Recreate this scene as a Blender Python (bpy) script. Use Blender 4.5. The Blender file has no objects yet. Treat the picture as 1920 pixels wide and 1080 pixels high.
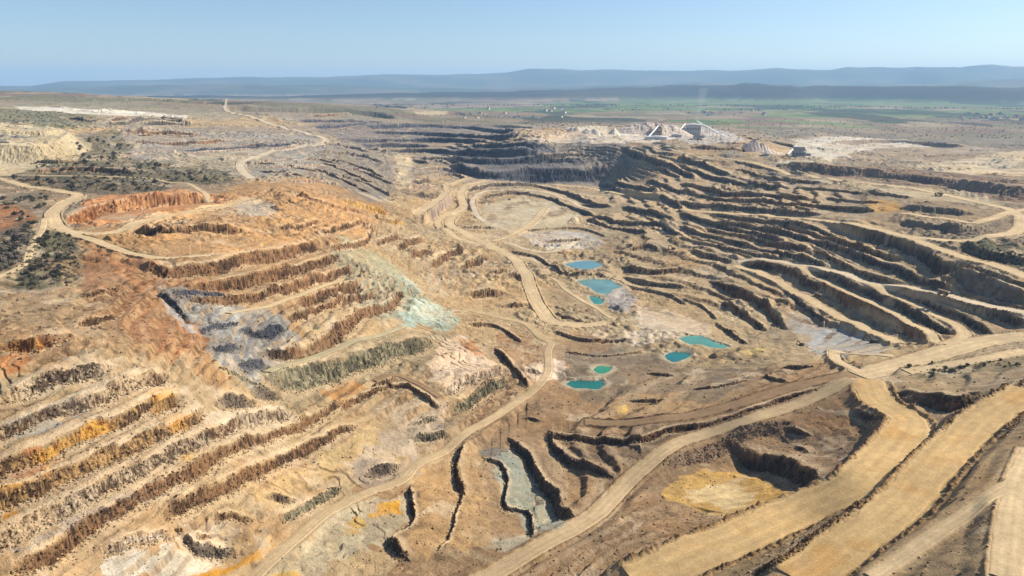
import bpy, math, random
import numpy as np
from mathutils import Vector, Matrix

# ------------------------------------------------------------------ camera, sky, sun, exposure
CAM_Z, PITCH, FOCAL = 300.0, math.radians(15.5), 1371.0      # focal length in pixels of a 1920 wide frame
SUN_AZ, SUN_EL = math.radians(72.0), math.radians(37.0)      # clockwise from the view direction (+Y)
scene = bpy.context.scene
col = scene.collection
cam_data = bpy.data.cameras.new("camera")
cam = bpy.data.objects.new("camera", cam_data)
col.objects.link(cam)
cam.location = (0, 0, CAM_Z)
cam.rotation_euler = (math.pi / 2 - PITCH, 0, 0)
cam_data.sensor_width = 36.0
cam_data.lens = 36.0 * FOCAL / 1920.0
cam_data.clip_start, cam_data.clip_end = 1.0, 200000.0
scene.camera = cam
world = bpy.data.worlds.new("World")
scene.world = world
world.use_nodes = True
wn = world.node_tree
sky = wn.nodes.new("ShaderNodeTexSky")
sky.sky_type = 'NISHITA'
sky.sun_disc = False
sky.sun_elevation = SUN_EL
sky.sun_rotation = SUN_AZ
sky.altitude = 1200.0
sky.air_density = 1.0
sky.dust_density = 1.2
sky.ozone_density = 4.0
wn.links.new(sky.outputs[0], wn.nodes["Background"].inputs[0])
wn.nodes["Background"].inputs[1].default_value = 0.08
sun_data = bpy.data.lights.new("sun", 'SUN')
sun_data.energy = 5.0
sun_data.angle = math.radians(0.5)
sun_data.color = (1.0, 0.91, 0.79)
sun = bpy.data.objects.new("sun", sun_data)
col.objects.link(sun)
sd = Vector((math.sin(SUN_AZ) * math.cos(SUN_EL), math.cos(SUN_AZ) * math.cos(SUN_EL), math.sin(SUN_EL)))
sun.rotation_euler = sd.to_track_quat('Z', 'Y').to_euler()
sun.location = (0, 0, 900)
scene.view_settings.view_transform = 'Standard'
scene.view_settings.look = 'None'
scene.view_settings.exposure = 0.74
scene.view_settings.gamma = 1.0
scene.cycles.max_bounces = 5
scene.cycles.volume_bounces = 1
random.seed(7)
rng = np.random.default_rng(11)
F32 = np.float32
# ------------------------------------------------------------------ survey of the mine
# heights (m) read along sight lines: photo x, then (photo y : height) pairs
SURVEY = """
-420 205:205 240:188 300:152 335:145 400:144 500:142 600:140 700:138 800:124 900:108 1000:92 1080:80 1250:70
0 172:250 205:205 240:188 300:150 335:143 400:142 500:138 600:136 700:133 800:118 900:102 1000:86 1080:74 1250:60
200 180:225 215:190 260:160 320:142 365:140 430:136 500:128 560:128 620:127 690:124 760:108 850:94 950:77 1080:56 1250:42
400 190:200 215:175 240:150 280:130 330:128 370:136 430:130 490:124 540:110 600:100 680:97 760:82 850:66 950:48 1040:34 1090:30 1250:26
600 195:165 215:160 240:135 270:122 310:112 350:118 400:112 450:100 500:86 560:76 620:66 700:50 780:38 860:28 940:18 1030:16 1090:18 1250:18
800 205:100 225:110 245:112 285:85 320:65 350:56 400:48 450:36 500:34 560:26 620:24 680:24 740:20 800:14 870:8 950:8 1040:12 1090:14 1250:20
1000 215:62 245:100 268:128 300:84 335:35 350:32 400:24 450:14 500:10 560:7 620:5 690:2 760:0 850:2 950:0 1050:14 1090:18 1250:26
1150 215:60 245:108 265:125 300:82 330:36 350:30 400:22 450:14 500:6 560:2
1200 265:118 300:95 330:60 360:42 400:30 450:20 500:10 550:2 620:0 690:0 760:8 830:14 900:10 980:22 1060:40 1090:42 1250:44
1400 215:58 250:90 275:112 300:108 330:88 370:70 410:56 450:42 490:28 540:18 590:4 650:2 700:14 760:28 810:22 870:8 930:14 990:44 1090:58 1250:62
1600 215:55 260:65 290:80 320:92 345:100 385:93 420:85 460:70 500:55 540:38 580:22 620:14 660:28 705:44 760:44 820:38 880:52 950:64 1020:68 1090:72 1250:76
1800 215:55 260:60 300:68 340:84 365:97 410:98 450:96 490:86 530:74 570:60 610:47 650:50 690:56 730:56 770:62 830:76 900:84 1000:88 1090:90 1250:92
1920 215:55 260:60 300:72 340:86 380:98 440:100 500:94 540:82 590:66 640:56 690:66 740:80 800:86 900:92 1000:96 1090:98 1250:98
2340 215:55 260:60 300:72 340:86 380:98 440:100 500:96 540:88 590:76 640:72 690:80 740:88 800:92 900:98 1000:100 1090:100 1250:100
"""
# bench faces: picture height, rock, then the middle line of the face; the high side lies left of the walking direction
FACES = """
28 o|0,652 30,648 60,650 90,645 130,640
32 r|0,750 50,730 100,707 143,703 200,693
30 r|-30,828 0,815 33,800 83,777 150,757 180,752 233,723 283,710 310,703
33 q|-30,890 0,880 50,857 100,840 140,817 187,800 233,787 283,760 340,748
32 q|-30,952 0,940 50,920 100,900 150,877 183,863 233,843 283,820 333,800 380,772
30 r|-30,1030 0,1017 50,987 100,960 160,933 213,907 267,880 317,853 360,830 400,813 457,787 540,775
24 d|406,754 430,750 472,755
22 d|475,738 522,740
28 b|33,1063 83,1043 117,1020 160,990 217,953 267,927 317,907 367,880 400,860 450,837 500,823 567,797 640,757
28 b|310,962 367,940 433,910 483,883 533,857 583,837 633,810 660,802
15 w|195,1036 267,1010 320,1002
22 d|340,1002 370,1030 410,1038 436,1040
18 b|403,975 430,968 470,975
12 b|370,1012 400,1008
16 d|505,937 545,938
20 g|528,975 583,947 638,917
20 d|690,891 740,876
22 g|778,822 843,816
14 g|775,798 815,785
24 b|280,506 317,513 367,507 417,503 430,493 500,480 567,467 598,462
24 b|355,542 400,540 440,533 500,520 550,507 600,493 636,482
20 b|350,564 417,563 467,560 500,550 550,540 600,523 660,503
18 b|560,572 600,560 640,545 672,535
15 b|545,602 600,580 645,563
18 k|455,623 493,627 535,616
22 b|494,667 533,669 567,665 617,643 673,593 723,580 756,552
40 g|515,722 580,700 640,687 700,672 760,652 800,640
22 w|825,742 880,722 945,698
30 g|848,770 907,737 945,708
10 b|148,557 187,553 236,546
18 b|147,611 187,600 220,594
20 b|262,435 317,437 377,430 450,434
26 o|135,418 160,402 195,393 230,385 280,378 340,373 395,369
12 o|560,368 620,385 680,400
10 d|504,390 530,394
13 y|640,375 700,393 726,402
12 b|705,457 750,446
14 b|745,468 793,446
14 b|768,484 810,477
18 b|804,498 870,469
16 b|864,501 915,482
12 b|921,518 950,507
14 b|955,524 980,520
20 b|876,554 940,550
16 b|944,574 984,570
18 b|636,544 676,540
18 b|636,571 704,552
12 d|774,341 810,340
18 d|776,368 810,371
22 m|786,414 813,397 846,368
10 d|876,358 923,347 973,347 1023,353 1073,367 1110,384
9 d|903,371 957,363 1007,367 1040,377 1073,390 1110,404
8 d|866,427 930,428
6 b|976,434 1023,430 1073,428 1107,433 1133,444
9 k|690,240 720,237 807,237 907,243 960,250
8 k|700,249 807,252 907,257 962,258
8 k|660,264 740,265 807,263 907,264
7 k|680,274 740,273 805,275
7 k|730,284 807,283 856,287
9 k|884,275 973,275 1028,276
15 k|853,288 907,288 995,288
15 k|843,300 907,303 973,303 1040,303 1084,305
24 k|850,313 890,325 940,330 1007,330 1073,328 1137,328
12 d|1168,279 1207,297 1257,313 1300,330
14 d|1275,296 1320,313 1366,331
14 d|1278,313 1330,330 1380,343 1413,350 1475,353
14 b|1278,346 1313,353 1363,367 1397,365 1450,368 1517,374
13 b|1275,360 1330,367 1373,377 1430,377 1480,383 1547,390 1634,394
14 d|1275,383 1330,387 1373,390 1447,397 1535,401
13 d|1340,402 1413,413 1480,420 1530,433 1567,444
14 d|1275,402 1313,413 1363,427 1413,440 1467,454
26 d|1575,425 1647,450 1690,463 1723,477 1763,500 1797,506
34 h|1790,518 1850,538 1925,566
14 b|1470,420 1547,447 1597,463 1647,477 1691,485
18 d|1343,422 1413,430 1513,447 1580,467 1630,487 1680,503 1730,523 1785,545
16 b|1326,427 1397,443 1463,460 1516,468
14 b|1526,472 1580,497 1630,517 1684,529
14 d|1276,430 1347,447 1413,463 1463,477 1513,487 1550,501
10 b|1276,447 1330,460 1380,470 1447,483 1500,494
14 b|1294,470 1330,480 1375,493
24 b|1393,496 1447,500 1480,510 1513,530 1563,547 1580,563 1630,583 1680,607 1707,627 1740,645
20 d|1503,509 1563,523 1597,540 1647,560 1697,583 1730,603 1784,629
16 d|1640,539 1697,560 1747,573 1797,593 1857,625
18 d|1677,545 1747,553 1813,573 1863,590 1930,612
14 d|1471,548 1497,570 1520,590 1550,609
26 b|1335,528 1380,547 1413,563 1440,583 1470,613
18 b|1353,565 1397,590 1433,615
10 b|1343,608 1370,627 1400,645
8 b|1276,562 1313,573 1343,599
12 d|1170,522 1223,533 1285,538
8 d|1170,536 1240,550 1284,569
14 b|1170,503 1223,510 1277,506
8 d|954,472 1007,483 1040,507 1073,520 1123,520 1170,531
10 d|1100,412 1140,423 1210,438
14 d|1116,406 1157,420 1190,420 1233,423 1277,441
10 d|1090,382 1143,388
12 d|1143,352 1190,363 1240,370 1277,388
12 d|1230,312 1277,331
12 d|1217,339 1257,353 1284,364
14 d|1170,389 1223,400 1260,411
16 h|1693,391 1747,393 1817,400
20 h|1690,416 1747,430 1800,434 1837,431
12 h|1838,431 1890,414
10 b|1624,363 1710,371
6 d|1480,343 1495,343
8 b|1490,353 1563,357 1616,364
22 n|1468,312 1600,325 1750,340 1925,368
14 h|1810,463 1863,480 1925,498
36 d|1380,838 1413,858 1457,867 1493,885 1523,908
36 b|1716,747 1757,752 1793,757 1824,743
26 d|1677,733 1713,743
20 d|1607,773 1633,787 1663,805
14 d|1477,803 1513,817
10 d|1495,842 1512,852
14 b|1030,822 1100,826 1167,827 1207,823 1240,811 1280,803 1330,797 1397,775 1447,757 1500,740 1535,732
30 n|1213,872 1280,862 1347,842 1400,814 1466,797
24 d|960,828 990,855 1000,883 1017,913 1040,930 1053,960 1072,972
12 d|910,862 940,870 950,893 947,933 947,953 987,960 997,980 997,1006
20 b|870,837 855,880 870,925
10 b|868,925 853,973 840,1013 823,1030
14 d|770,915 773,950 773,980 740,1007 728,1025
26 d|732,1013 745,1030 760,1045
22 d|1030,813 1040,843 1067,867 1107,880 1145,893
18 b|1413,1085 1480,1053 1513,1027 1543,1003 1613,960 1663,937 1713,907 1737,860 1763,830 1797,780 1847,760 1925,712
18 b|1722,917 1700,953 1680,980 1657,1007 1618,1039
10 b|1843,850 1813,885
14 b|1880,815 1925,760
12 b|560,845 600,832
12 b|640,765 700,735 740,715
10 g|420,700 450,712 500,735
12 b|700,722 760,725 820,765
14 b|930,655 960,690 990,725
12 w|985,700 1020,700
8 b|1040,590 1090,605 1150,612
8 b|1040,622 1100,640 1180,640
6 b|1060,660 1130,668 1200,660
10 d|1060,712 1130,714
10 d|1247,664 1290,664
8 d|1285,630 1330,638 1368,650
12 b|1430,706 1475,716
12 b|1470,690 1520,688
9 b|1300,730 1350,725 1400,712
10 b|1180,752 1240,750
10 b|1215,700 1260,705
9 d|985,785 1010,790
8 b|130,222 190,228 270,222 350,230
10 d|200,236 275,226 353,231
10 b|230,250 300,252 370,252
8 b|250,268 330,270 420,264
8 k|340,285 400,281 500,275 560,271
7 b|455,274 500,274
6 k|590,240 640,237 690,234
6 k|560,226 640,228 720,230
6 b|580,217 640,216 690,214
6 b|605,305 640,318 700,345
6 b|590,318 640,336 690,362
6 b|620,300 670,312 720,335
5 b|570,300 600,300 640,310
6 b|480,305 530,310 600,322
7 b|490,322 540,328 600,338
12 b|60,300 110,305 160,300
8 m|370,392 420,384 480,378
10 b|520,432 560,428 600,415
10 b|600,440 640,430 680,415
10 b|620,470 680,455 700,430
10 y|700,405 730,418 760,420
8 b|1020,455 1060,452 1090,448
9 b|880,610 930,612 975,640
10 b|1180,470 1215,462 1235,470
16 h|440,204 520,207 620,209 700,214 738,221
9 n|760,213 840,212 872,216
14 c|-60,248 30,250 90,254 134,249
30 c|-60,288 30,290 90,288 130,278 154,264
8 c|-60,236 0,236 40,238
8 h|180,186 250,187 330,190 400,193
8 h|640,196 700,198 760,204
10 h|830,232 940,238 1000,241
12 b|60,322 160,318 250,324
8 b|1400,262 1470,270 1510,284
10 n|1560,268 1680,266 1800,276
10 b|1300,276 1380,281 1440,286
8 b|1290,262 1340,268 1400,270
9 b|1380,306 1440,318 1500,326
9 b|1380,320 1450,336 1540,344
8 b|1550,372 1600,378 1650,380
8 d|1010,300 1050,296 1090,292
16 k|326,562 380,550 424,556
12 k|372,622 410,614 444,606
14 k|398,660 420,652 446,648
18 k|446,694 482,686 520,692
10 k|300,560 330,580 352,604
14 d|262,231 300,230 353,231
7 b|235,252 300,253 370,254
6 m|330,290 400,284 470,279
6 m|500,279 540,276 572,270
7 m|478,305 520,302 570,300
7 m|480,316 540,313 600,311
7 m|500,328 560,327 620,326
7 m|540,340 600,342 640,350
7 m|600,270 650,275 690,285
7 m|605,285 660,290 712,302
7 m|620,312 680,322 735,345
7 m|640,330 690,345 735,370
8 d|776,300 802,305
7 m|780,320 830,315 855,318
8 m|770,352 822,348
7 m|690,280 730,286
7 m|790,298 840,298 862,304
8 m|800,332 850,328 872,335
7 m|160,300 220,296 262,290
10 d|1130,345 1180,352 1230,360
"""
# haul roads: name, width m, centre line
ROADS = """
15 tan|-30,333 0,337 50,347 100,357 147,365 123,383 100,407 107,423 140,437 187,440 233,433 283,417 333,403 400,390 480,375
11 tan|110,425 150,447 200,463 250,480 300,488 350,488 417,483
7 tan|-20,527 0,520 43,497 57,467 73,440 85,415
8 tan|0,330 100,330 200,332 267,333 317,343 357,347 395,375
17 pale|427,186 423,207 467,220 517,237 567,250 607,260 600,270 533,280 483,293 453,307 453,320 473,337
18 tan|1240,368 1140,357 1057,347 973,340 923,340 880,350 863,363 870,383 853,400 843,417 867,437 923,463 960,483 987,520 1000,553 1017,587 1040,607 1090,612 1140,610
14 tan|787,410 838,368 837,349 873,335
12 tan|866,385 827,403 823,420 857,447 893,460
11 pale|1107,393 1040,365 973,357 913,360 887,377 893,400 910,420
12 tan|1023,390 1000,417 960,443 923,453
9 pale|953,457 990,470 1040,473 1080,453
7 tan|1033,523 1073,553 1113,577 1147,600
9 faint|880,583 940,597 987,610 1013,633 1033,643 1027,660 1027,700 1007,727 940,773 873,810 827,843 783,870 750,903 690,927 640,950 600,975 560,1010 500,1060 470,1090
16 tan|1380,497 1420,510 1467,533 1513,563 1563,593 1613,617 1690,648
15 pale|1380,494 1420,489 1447,491 1513,502 1580,516 1630,532 1697,540 1780,557 1847,573 1930,595
11 tan|1500,506 1547,531 1580,549 1613,566 1680,599 1723,623 1755,648
12 tan|1633,537 1680,562 1747,589 1797,616 1807,637 1763,653
18 tan|1280,394 1340,399 1447,405 1540,414 1563,418 1647,440 1713,460 1780,480 1847,500 1930,526
18 tan|1380,300 1440,316 1513,330 1580,340 1647,347 1747,362 1847,383 1897,397 1917,420 1897,440 1830,453 1747,455 1663,452
15 tan|1690,406 1780,412 1830,419 1880,404 1930,392
25 tan|1605,704 1663,690 1747,667 1830,647 1930,631
13 tan|1697,700 1780,684 1847,673 1930,658
11 tan|1563,660 1567,677 1597,693 1617,702
8 tan|1563,660 1613,667 1680,668
28 gold|1627,715 1647,753 1687,777 1703,803 1663,853 1613,903 1513,950 1380,1010 1280,1050 1180,1095
24 gold|1930,730 1847,787 1780,843 1730,893 1690,940 1630,992 1563,1042 1490,1095
8 tan|1930,888 1840,947 1747,1007 1630,1090
13 tan|1935,850 1908,920 1892,1020 1886,1095
13 faint|1593,717 1513,750 1430,783 1347,810 1273,837 1207,880 1160,920 1123,960 1073,997 1007,1033 940,1067 880,1095
13 brown|1600,704 1513,723 1447,740 1380,760 1280,784 1173,792 1090,795
7 brown|700,712 740,703 780,723 827,753
8 tan|427,592 500,575 567,553 640,521
9 sage|500,706 567,681 640,653 707,633 757,615
13 tan|985,250 960,263 890,270 740,280
8 pale|1195,275 1250,280 1300,292 1380,300
"""
# ground cover and rock bodies: sRGB colour, strength 0-1, soft edge m, outline
BODIES = """
168,150,124 1 40|-600,300 700,230 2500,240 2500,330 1900,400 600,420 -600,420
160,150,124 .9 60|-700,260 -700,170 200,178 460,188 480,215 200,240 0,240
160,148,128 .9 60|430,186 750,205 880,215 700,235 520,225
148,128,104 .9 40|-60,600 -60,330 450,335 420,370 150,370 110,430 150,470 140,540
178,142,100 1 20|-200,640 0,560 150,540 150,450 450,350 620,345 740,400 700,470 660,560 560,620 500,700 420,760 380,720 300,690 0,700
184,152,110 1 30|-200,700 0,690 320,690 420,780 640,760 700,800 620,900 400,1200 -300,1300
184,158,118 1 40|740,360 870,330 1000,470 1150,610 1030,640 1020,720 850,800 640,960 500,1100 420,1090 640,830 560,740 650,650 690,530
158,130,96 1 40|1030,640 1290,680 1600,690 1700,780 1650,830 1500,950 1200,1040 900,1100 700,1060 760,900 900,790
176,154,118 1 40|900,360 1080,360 1290,460 1560,640 1400,690 1150,680 1000,540 940,460
186,162,126 1 40|1150,320 1300,275 1500,330 1700,400 1930,520 1930,640 1740,650 1560,620 1400,490 1250,440 1100,360
166,146,116 .9 40|1300,250 1600,310 2000,330 2000,530 1650,430 1400,330
170,146,110 1 25|1100,1100 1500,960 1700,830 1640,720 1750,690 1930,700 2200,800 2200,1300 1100,1300
214,172,96 .85 6|1240,920 1320,885 1420,890 1480,925 1440,955 1380,975 1290,945
228,204,154 .7 5|1280,925 1360,910 1420,925 1390,950 1320,945
202,146,98 .95 10|130,415 160,385 210,365 330,355 400,368 470,378 330,405 280,418 200,425 150,430
198,152,98 .8 12|480,350 560,350 660,385 700,410 690,440 600,440 540,460 440,470 480,400
198,156,106 .7 8|270,440 460,430 600,445 580,462 420,485 300,480
168,118,80 .7 12|150,470 260,485 420,550 430,640 380,660 280,650 200,600 150,540
198,166,122 .5 10|0,560 130,555 150,600 120,640 0,640
206,166,116 .7 8|210,420 330,395 480,372 500,385 400,405 260,425
186,178,160 .7 5|440,385 500,375 520,400 480,412 450,405
150,150,146 .95 6|295,540 330,545 420,560 500,580 545,600 560,640 530,680 520,720 470,730 440,715 400,660 380,620 340,590 310,570
174,178,176 .7 4|360,565 420,570 470,600 440,640 400,630 370,600
110,114,120 .8 4|330,545 380,550 395,562 350,560
104,110,120 .7 4|450,610 530,610 540,628 480,640 455,628
186,184,170 .7 4|430,660 470,680 500,715 470,720 440,690
176,186,162 .95 6|730,510 760,520 800,560 850,590 870,612 830,622 790,610 760,620 745,585 760,560
196,206,188 .7 4|780,565 830,575 860,610 810,612 780,595
188,192,194 .7 2.5|296,560 306,556 352,606 372,628 360,630 340,610
196,198,196 .7 2.5|392,566 412,570 450,600 438,606
120,122,124 .8 2.5|346,556 362,556 408,598 396,602
186,190,190 .7 2.5|452,660 470,668 492,712 476,716
112,114,118 .8 2.5|438,668 452,672 470,712 452,708
160,160,132 .75 15|640,450 700,470 760,520 760,580 700,600 660,560 640,500
150,138,110 .8 12|520,700 760,620 850,640 830,700 700,705 600,760 530,770
228,200,168 .9 6|830,640 870,630 900,660 940,680 920,705 850,745 810,720 800,680
206,140,80 .8 5|855,635 890,640 915,665 895,670
226,200,172 .9 4|975,690 1020,685 1030,670 1060,680 1065,700 1020,720 985,712
172,132,92 .7 8|930,620 1000,630 1020,670 980,700 935,670
216,196,168 .7 8|1190,570 1260,590 1330,610 1340,628 1250,635 1180,600
224,206,180 .7 6|1160,620 1250,625 1290,640 1180,650
168,164,160 .8 6|1130,555 1170,540 1195,565 1185,590 1140,580
204,190,158 .7 10|890,395 950,370 1040,380 1090,410 1060,430 980,440 900,420
196,190,180 .7 6|985,440 1060,432 1120,445 1130,460 1060,470 1000,462
200,168,120 .7 8|1240,470 1290,465 1330,485 1370,500 1300,500 1250,490
186,186,178 .75 6|1545,612 1620,635 1680,655 1600,668 1530,668 1510,650
182,178,166 .7 6|1480,585 1545,610 1530,640 1480,610
206,156,74 .7 6|1620,375 1680,378 1690,392 1640,400
146,138,124 1 8|1040,268 1175,268 1195,300 1170,325 1120,325 1070,305 1020,290
98,98,104 .8 8|845,278 1020,272 1060,300 1130,320 1130,336 900,336 850,318
112,110,112 .6 10|590,232 950,232 970,255 890,265 690,272 600,250
138,130,116 .85 12|560,280 690,262 720,290 740,350 700,380 620,340 480,325 470,300
164,158,146 .7 15|220,235 480,250 600,262 560,330 330,320 240,300
176,162,132 .7 8|320,292 450,290 470,320 440,335 360,318
232,222,200 .95 6|28,199 130,203 250,209 352,218 352,224 260,219 130,213 40,207
226,216,196 .8 6|195,176 330,178 380,183 280,182
204,196,180 .7 6|190,191 280,189 285,195 200,196
206,188,150 1 8|-300,240 40,232 110,245 155,258 150,300 60,330 -300,320
206,184,140 .7 8|60,270 140,250 150,285 90,305
176,168,142 .4 8|-100,250 60,250 60,290 -100,290
220,198,158 .9 5|735,288 760,285 774,300 765,330 776,352 740,355 748,320
206,150,62 .7 5|690,378 720,392 724,405 695,405
228,214,178 .95 6|1062,240 1140,238 1140,252 1070,252
222,206,180 .95 6|1140,252 1160,246 1270,250 1240,268 980,266 985,256 1060,250
206,172,136 .6 6|1000,245 1090,243 1100,258 990,262
226,212,198 .95 8|1165,250 1195,236 1270,236 1290,250 1260,262 1180,262
132,126,108 .9 80|1380,210 2300,205 2300,285 1930,280 1800,270 1600,256 1400,250
206,196,184 .9 6|1270,262 1300,235 1400,262 1380,270 1290,272
206,176,132 .85 6|1400,258 1480,270 1520,290 1420,292 1380,280
226,212,178 .95 5|1455,305 1560,300 1580,306 1540,312 1470,310
222,210,186 .9 15|1490,262 1600,258 1760,275 1640,278 1560,300 1500,292
218,198,160 .9 15|1800,300 1930,282 2100,290 2100,330 1930,330 1800,325 1700,312
140,116,94 1 8|1480,308 1600,314 1760,322 1925,345 1925,385 1800,360 1600,335
206,188,150 .85 6|1500,335 1600,345 1700,350 1850,370 1870,385 1780,380 1640,360
122,112,96 .8 10|1790,505 1850,520 1925,545 1925,575 1850,550 1790,520
112,112,84 .85 8|1800,460 1860,455 1925,470 1925,505 1850,490
116,108,80 .8 8|1680,682 1925,668 1925,690 1720,705
120,112,92 .7 8|-100,372 90,362 80,390 -100,400
160,110,72 .85 8|-60,390 30,385 70,405 50,430 -60,445
92,88,78 .9 4|-60,450 50,415 72,440 50,490 0,512 -60,530
96,96,74 .9 5|55,470 95,425 135,440 148,500 135,530 60,545 0,540 20,515
98,96,76 .8 10|70,318 110,300 220,298 430,322 440,345 300,345 0,340
96,92,76 .75 10|-30,345 100,335 330,342 320,360 150,362
120,114,88 .8 10|120,255 230,250 240,300 160,305
122,120,88 .9 15|-200,200 30,205 180,220 150,245 0,232 -200,235
200,160,70 .5 4|640,985 690,965 680,1005 640,1010
190,188,164 .6 5|860,1000 930,1010 1000,1000 980,1035 900,1030
160,162,140 .9 3|925,860 962,835 1000,890 1040,950 1070,1000 1000,1005 975,960 945,950
186,152,106 .8 8|750,850 850,830 910,860 900,960 930,1010 800,1040 780,960
220,212,190 .7 5|230,1040 330,1015 430,1045 330,1085 180,1085
196,188,160 .6 6|640,960 760,930 720,1020 560,1085 500,1085
204,140,54 .9 4|300,790 360,775 370,800 330,815
214,160,60 .9 3|325,845 370,830 385,845 345,862
214,150,56 .8 3|275,735 340,725 330,760 285,770
184,116,60 .7 4|0,660 60,645 40,690 0,700
190,112,56 .6 4|20,862 70,845 90,870 40,890
206,140,40 .8 4|0,945 40,930 30,965 0,975
150,150,140 .6 6|0,800 60,780 180,735 200,750 80,800 0,830
168,160,150 .6 6|0,1060 120,980 260,900 340,870 330,890 200,965 60,1050
196,170,120 .6 6|420,935 520,890 620,850 700,800 680,860 560,930 450,985
188,172,150 .6 6|640,880 760,780 830,790 720,890
190,130,60 .7 6|600,720 660,700 690,735 640,760 610,745
128,116,98 .7 15|1060,660 1200,665 1290,690 1380,700 1360,750 1200,740 1080,760
136,112,86 .8 10|1040,800 1300,795 1500,745 1450,790 1300,830 1180,870 1050,850
140,118,92 .6 12|1180,900 1330,850 1470,800 1600,770 1640,830 1540,910 1500,860 1400,830
208,190,160 .6 6|1700,790 1760,780 1800,800 1760,830 1710,820
210,156,52 .95 3|690,975 705,945 745,937 750,960 720,972
206,160,60 .6 3|645,985 672,965 690,980 660,1005
196,140,34 .9 1.5|345,1080 415,1070 450,1058 475,1042 500,1028 512,1016 517,1021 506,1036 480,1052 454,1068 420,1080 350,1090
214,188,112 .8 3|1383,666 1430,655 1442,661 1405,673
212,178,92 .7 3|1150,765 1168,757 1175,768 1158,776
210,168,70 .7 3|500,1085 560,1072 580,1085 540,1095
206,146,64 .7 5|0,905 60,880 110,850 130,862 60,905 0,930
222,206,178 .7 5|390,790 470,770 560,770 540,800 440,815
226,208,180 .75 4|330,1000 400,985 450,1000 420,1040 350,1030
150,140,128 .6 8|690,870 760,850 800,830 790,870 700,920
226,204,172 .6 6|700,770 790,745 840,770 760,810
120,118,110 .7 6|900,845 960,830 930,880
214,196,166 .6 8|1560,700 1640,690 1700,730 1640,720
206,176,130 .6 10|940,560 1010,560 1040,600 980,600
216,156,76 .5 8|1440,1085 1560,1030 1640,985 1620,1040 1500,1090
"""
# ponds: surface colour, outline
PONDS = """
.085,.20,.21|1058,498 1080,494 1107,493 1120,497 1128,502 1118,507 1100,511 1080,508 1068,504
.10,.21,.185|1081,528 1100,525 1124,526 1146,528 1158,535 1166,540 1150,546 1140,555 1120,551 1104,541 1092,535
.03,.19,.145|1104,556 1116,557 1126,561 1134,567 1126,571 1114,569 1108,563
.075,.23,.165|1272,636 1288,632 1310,632 1334,639 1352,645 1364,651 1348,653 1330,651 1316,647 1296,647 1282,642
.01,.13,.12|1246,669 1256,664 1270,662 1282,664 1291,668 1280,675 1262,679 1251,675
.03,.19,.095|1112,693 1122,687 1134,687 1148,690 1143,696 1130,701 1118,699
.01,.12,.095|1062,720 1072,714 1092,713 1112,714 1126,712 1131,721 1122,728 1098,728 1078,727
"""
# ground graded flat by the machines
FLATS = """
1548,608 1622,634 1690,655 1610,664 1535,660 1512,648
900,396 950,374 1040,384 1080,408 1050,430 980,438 915,420
1462,600 1500,580 1545,615 1520,645 1470,640
1640,352 1760,362 1860,382 1780,378 1640,360
1290,925 1400,905 1460,930 1400,965 1290,945
1200,578 1262,594 1330,614 1300,628 1200,610
"""
# ------------------------------------------------------------------ numeric helpers
def srgb(c):
    c = np.asarray(c, dtype=np.float64) / 255.0
    return np.where(c <= 0.04045, c / 12.92, ((c + 0.055) / 1.055) ** 2.4)

ALB = 0.70                                       # sunlit picture value -> base colour
def alb(c):
    return srgb(c) * ALB

def sstep(a, b, x):
    t = np.clip((x - a) / (b - a), 0.0, 1.0)
    return t * t * (3 - 2 * t)

_T = rng.random((256, 256)).astype(F32)
def vnoise(x, y, seed=0):
    x = x + 37.31 * seed; y = y + 91.17 * seed
    xf = np.floor(x); yf = np.floor(y)
    fx = (x - xf).astype(F32); fy = (y - yf).astype(F32)
    xi = xf.astype(np.int32); yi = yf.astype(np.int32)
    fx = fx * fx * (3 - 2 * fx); fy = fy * fy * (3 - 2 * fy)
    x0 = xi & 255; x1 = (xi + 1) & 255; y0 = yi & 255; y1 = (yi + 1) & 255
    a = _T[y0, x0]; b = _T[y0, x1]; c = _T[y1, x0]; d = _T[y1, x1]
    return (a + (b - a) * fx) * (1 - fy) + (c + (d - c) * fx) * fy

def fbm(x, y, octs=3, seed=0):                    # about -1 .. 1
    out = 0; amp = 1.0; tot = 0.0
    for k in range(octs):
        ca, sa = math.cos(0.6 + 1.1 * k), math.sin(0.6 + 1.1 * k)
        f = 2.03 ** k
        out = out + amp * (vnoise((x * ca - y * sa) * f, (x * sa + y * ca) * f, seed + 3 * k) * 2 - 1)
        tot += amp; amp *= 0.55
    return out / tot * 1.5

def ray(px, py):
    u = (px - 960.0) / FOCAL; v = (540.0 - py) / FOCAL
    dx = u; dy = np.cos(PITCH) + v * np.sin(PITCH); dz = -np.sin(PITCH) + v * np.cos(PITCH)
    return np.arctan2(dx, dy), -dz / np.hypot(dx, dy)   # azimuth, tangent of the depression

# ------------------------------------------------------------------ smooth lie of the land, surveyed
ctrl = []
for line in SURVEY.strip().splitlines():
    w_ = line.split()
    for s in w_[1:]:
        y_, z_ = map(float, s.split(':'))
        a, t = ray(float(w_[0]), y_)
        ctrl.append((a, math.log((CAM_Z - z_) / t), z_))
for deg in (-70, -50, -25, 0, 25, 50, 70):
    ctrl.append((math.radians(deg), math.log(9000.0), 58.0))
    ctrl.append((math.radians(deg), math.log(60.0), 60.0 + deg * .3 if deg > 0 else 40.0 - deg * .3))
for deg, zs in ((-68, (90, 120, 135, 140, 150, 180)), (68, (98, 100, 104, 115, 112, 70))):
    for r_, z_ in zip((250, 350, 500, 900, 1600, 3200), zs):
        ctrl.append((math.radians(deg), math.log(r_), z_))
ctrl = np.array(ctrl)
KA = 1.6
def tps(d2):
    return 0.5 * d2 * np.log(d2 + 1e-12)
cu = ctrl[:, 0] * KA; cv = ctrl[:, 1]
n = len(ctrl)
A = np.zeros((n + 3, n + 3))
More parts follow.
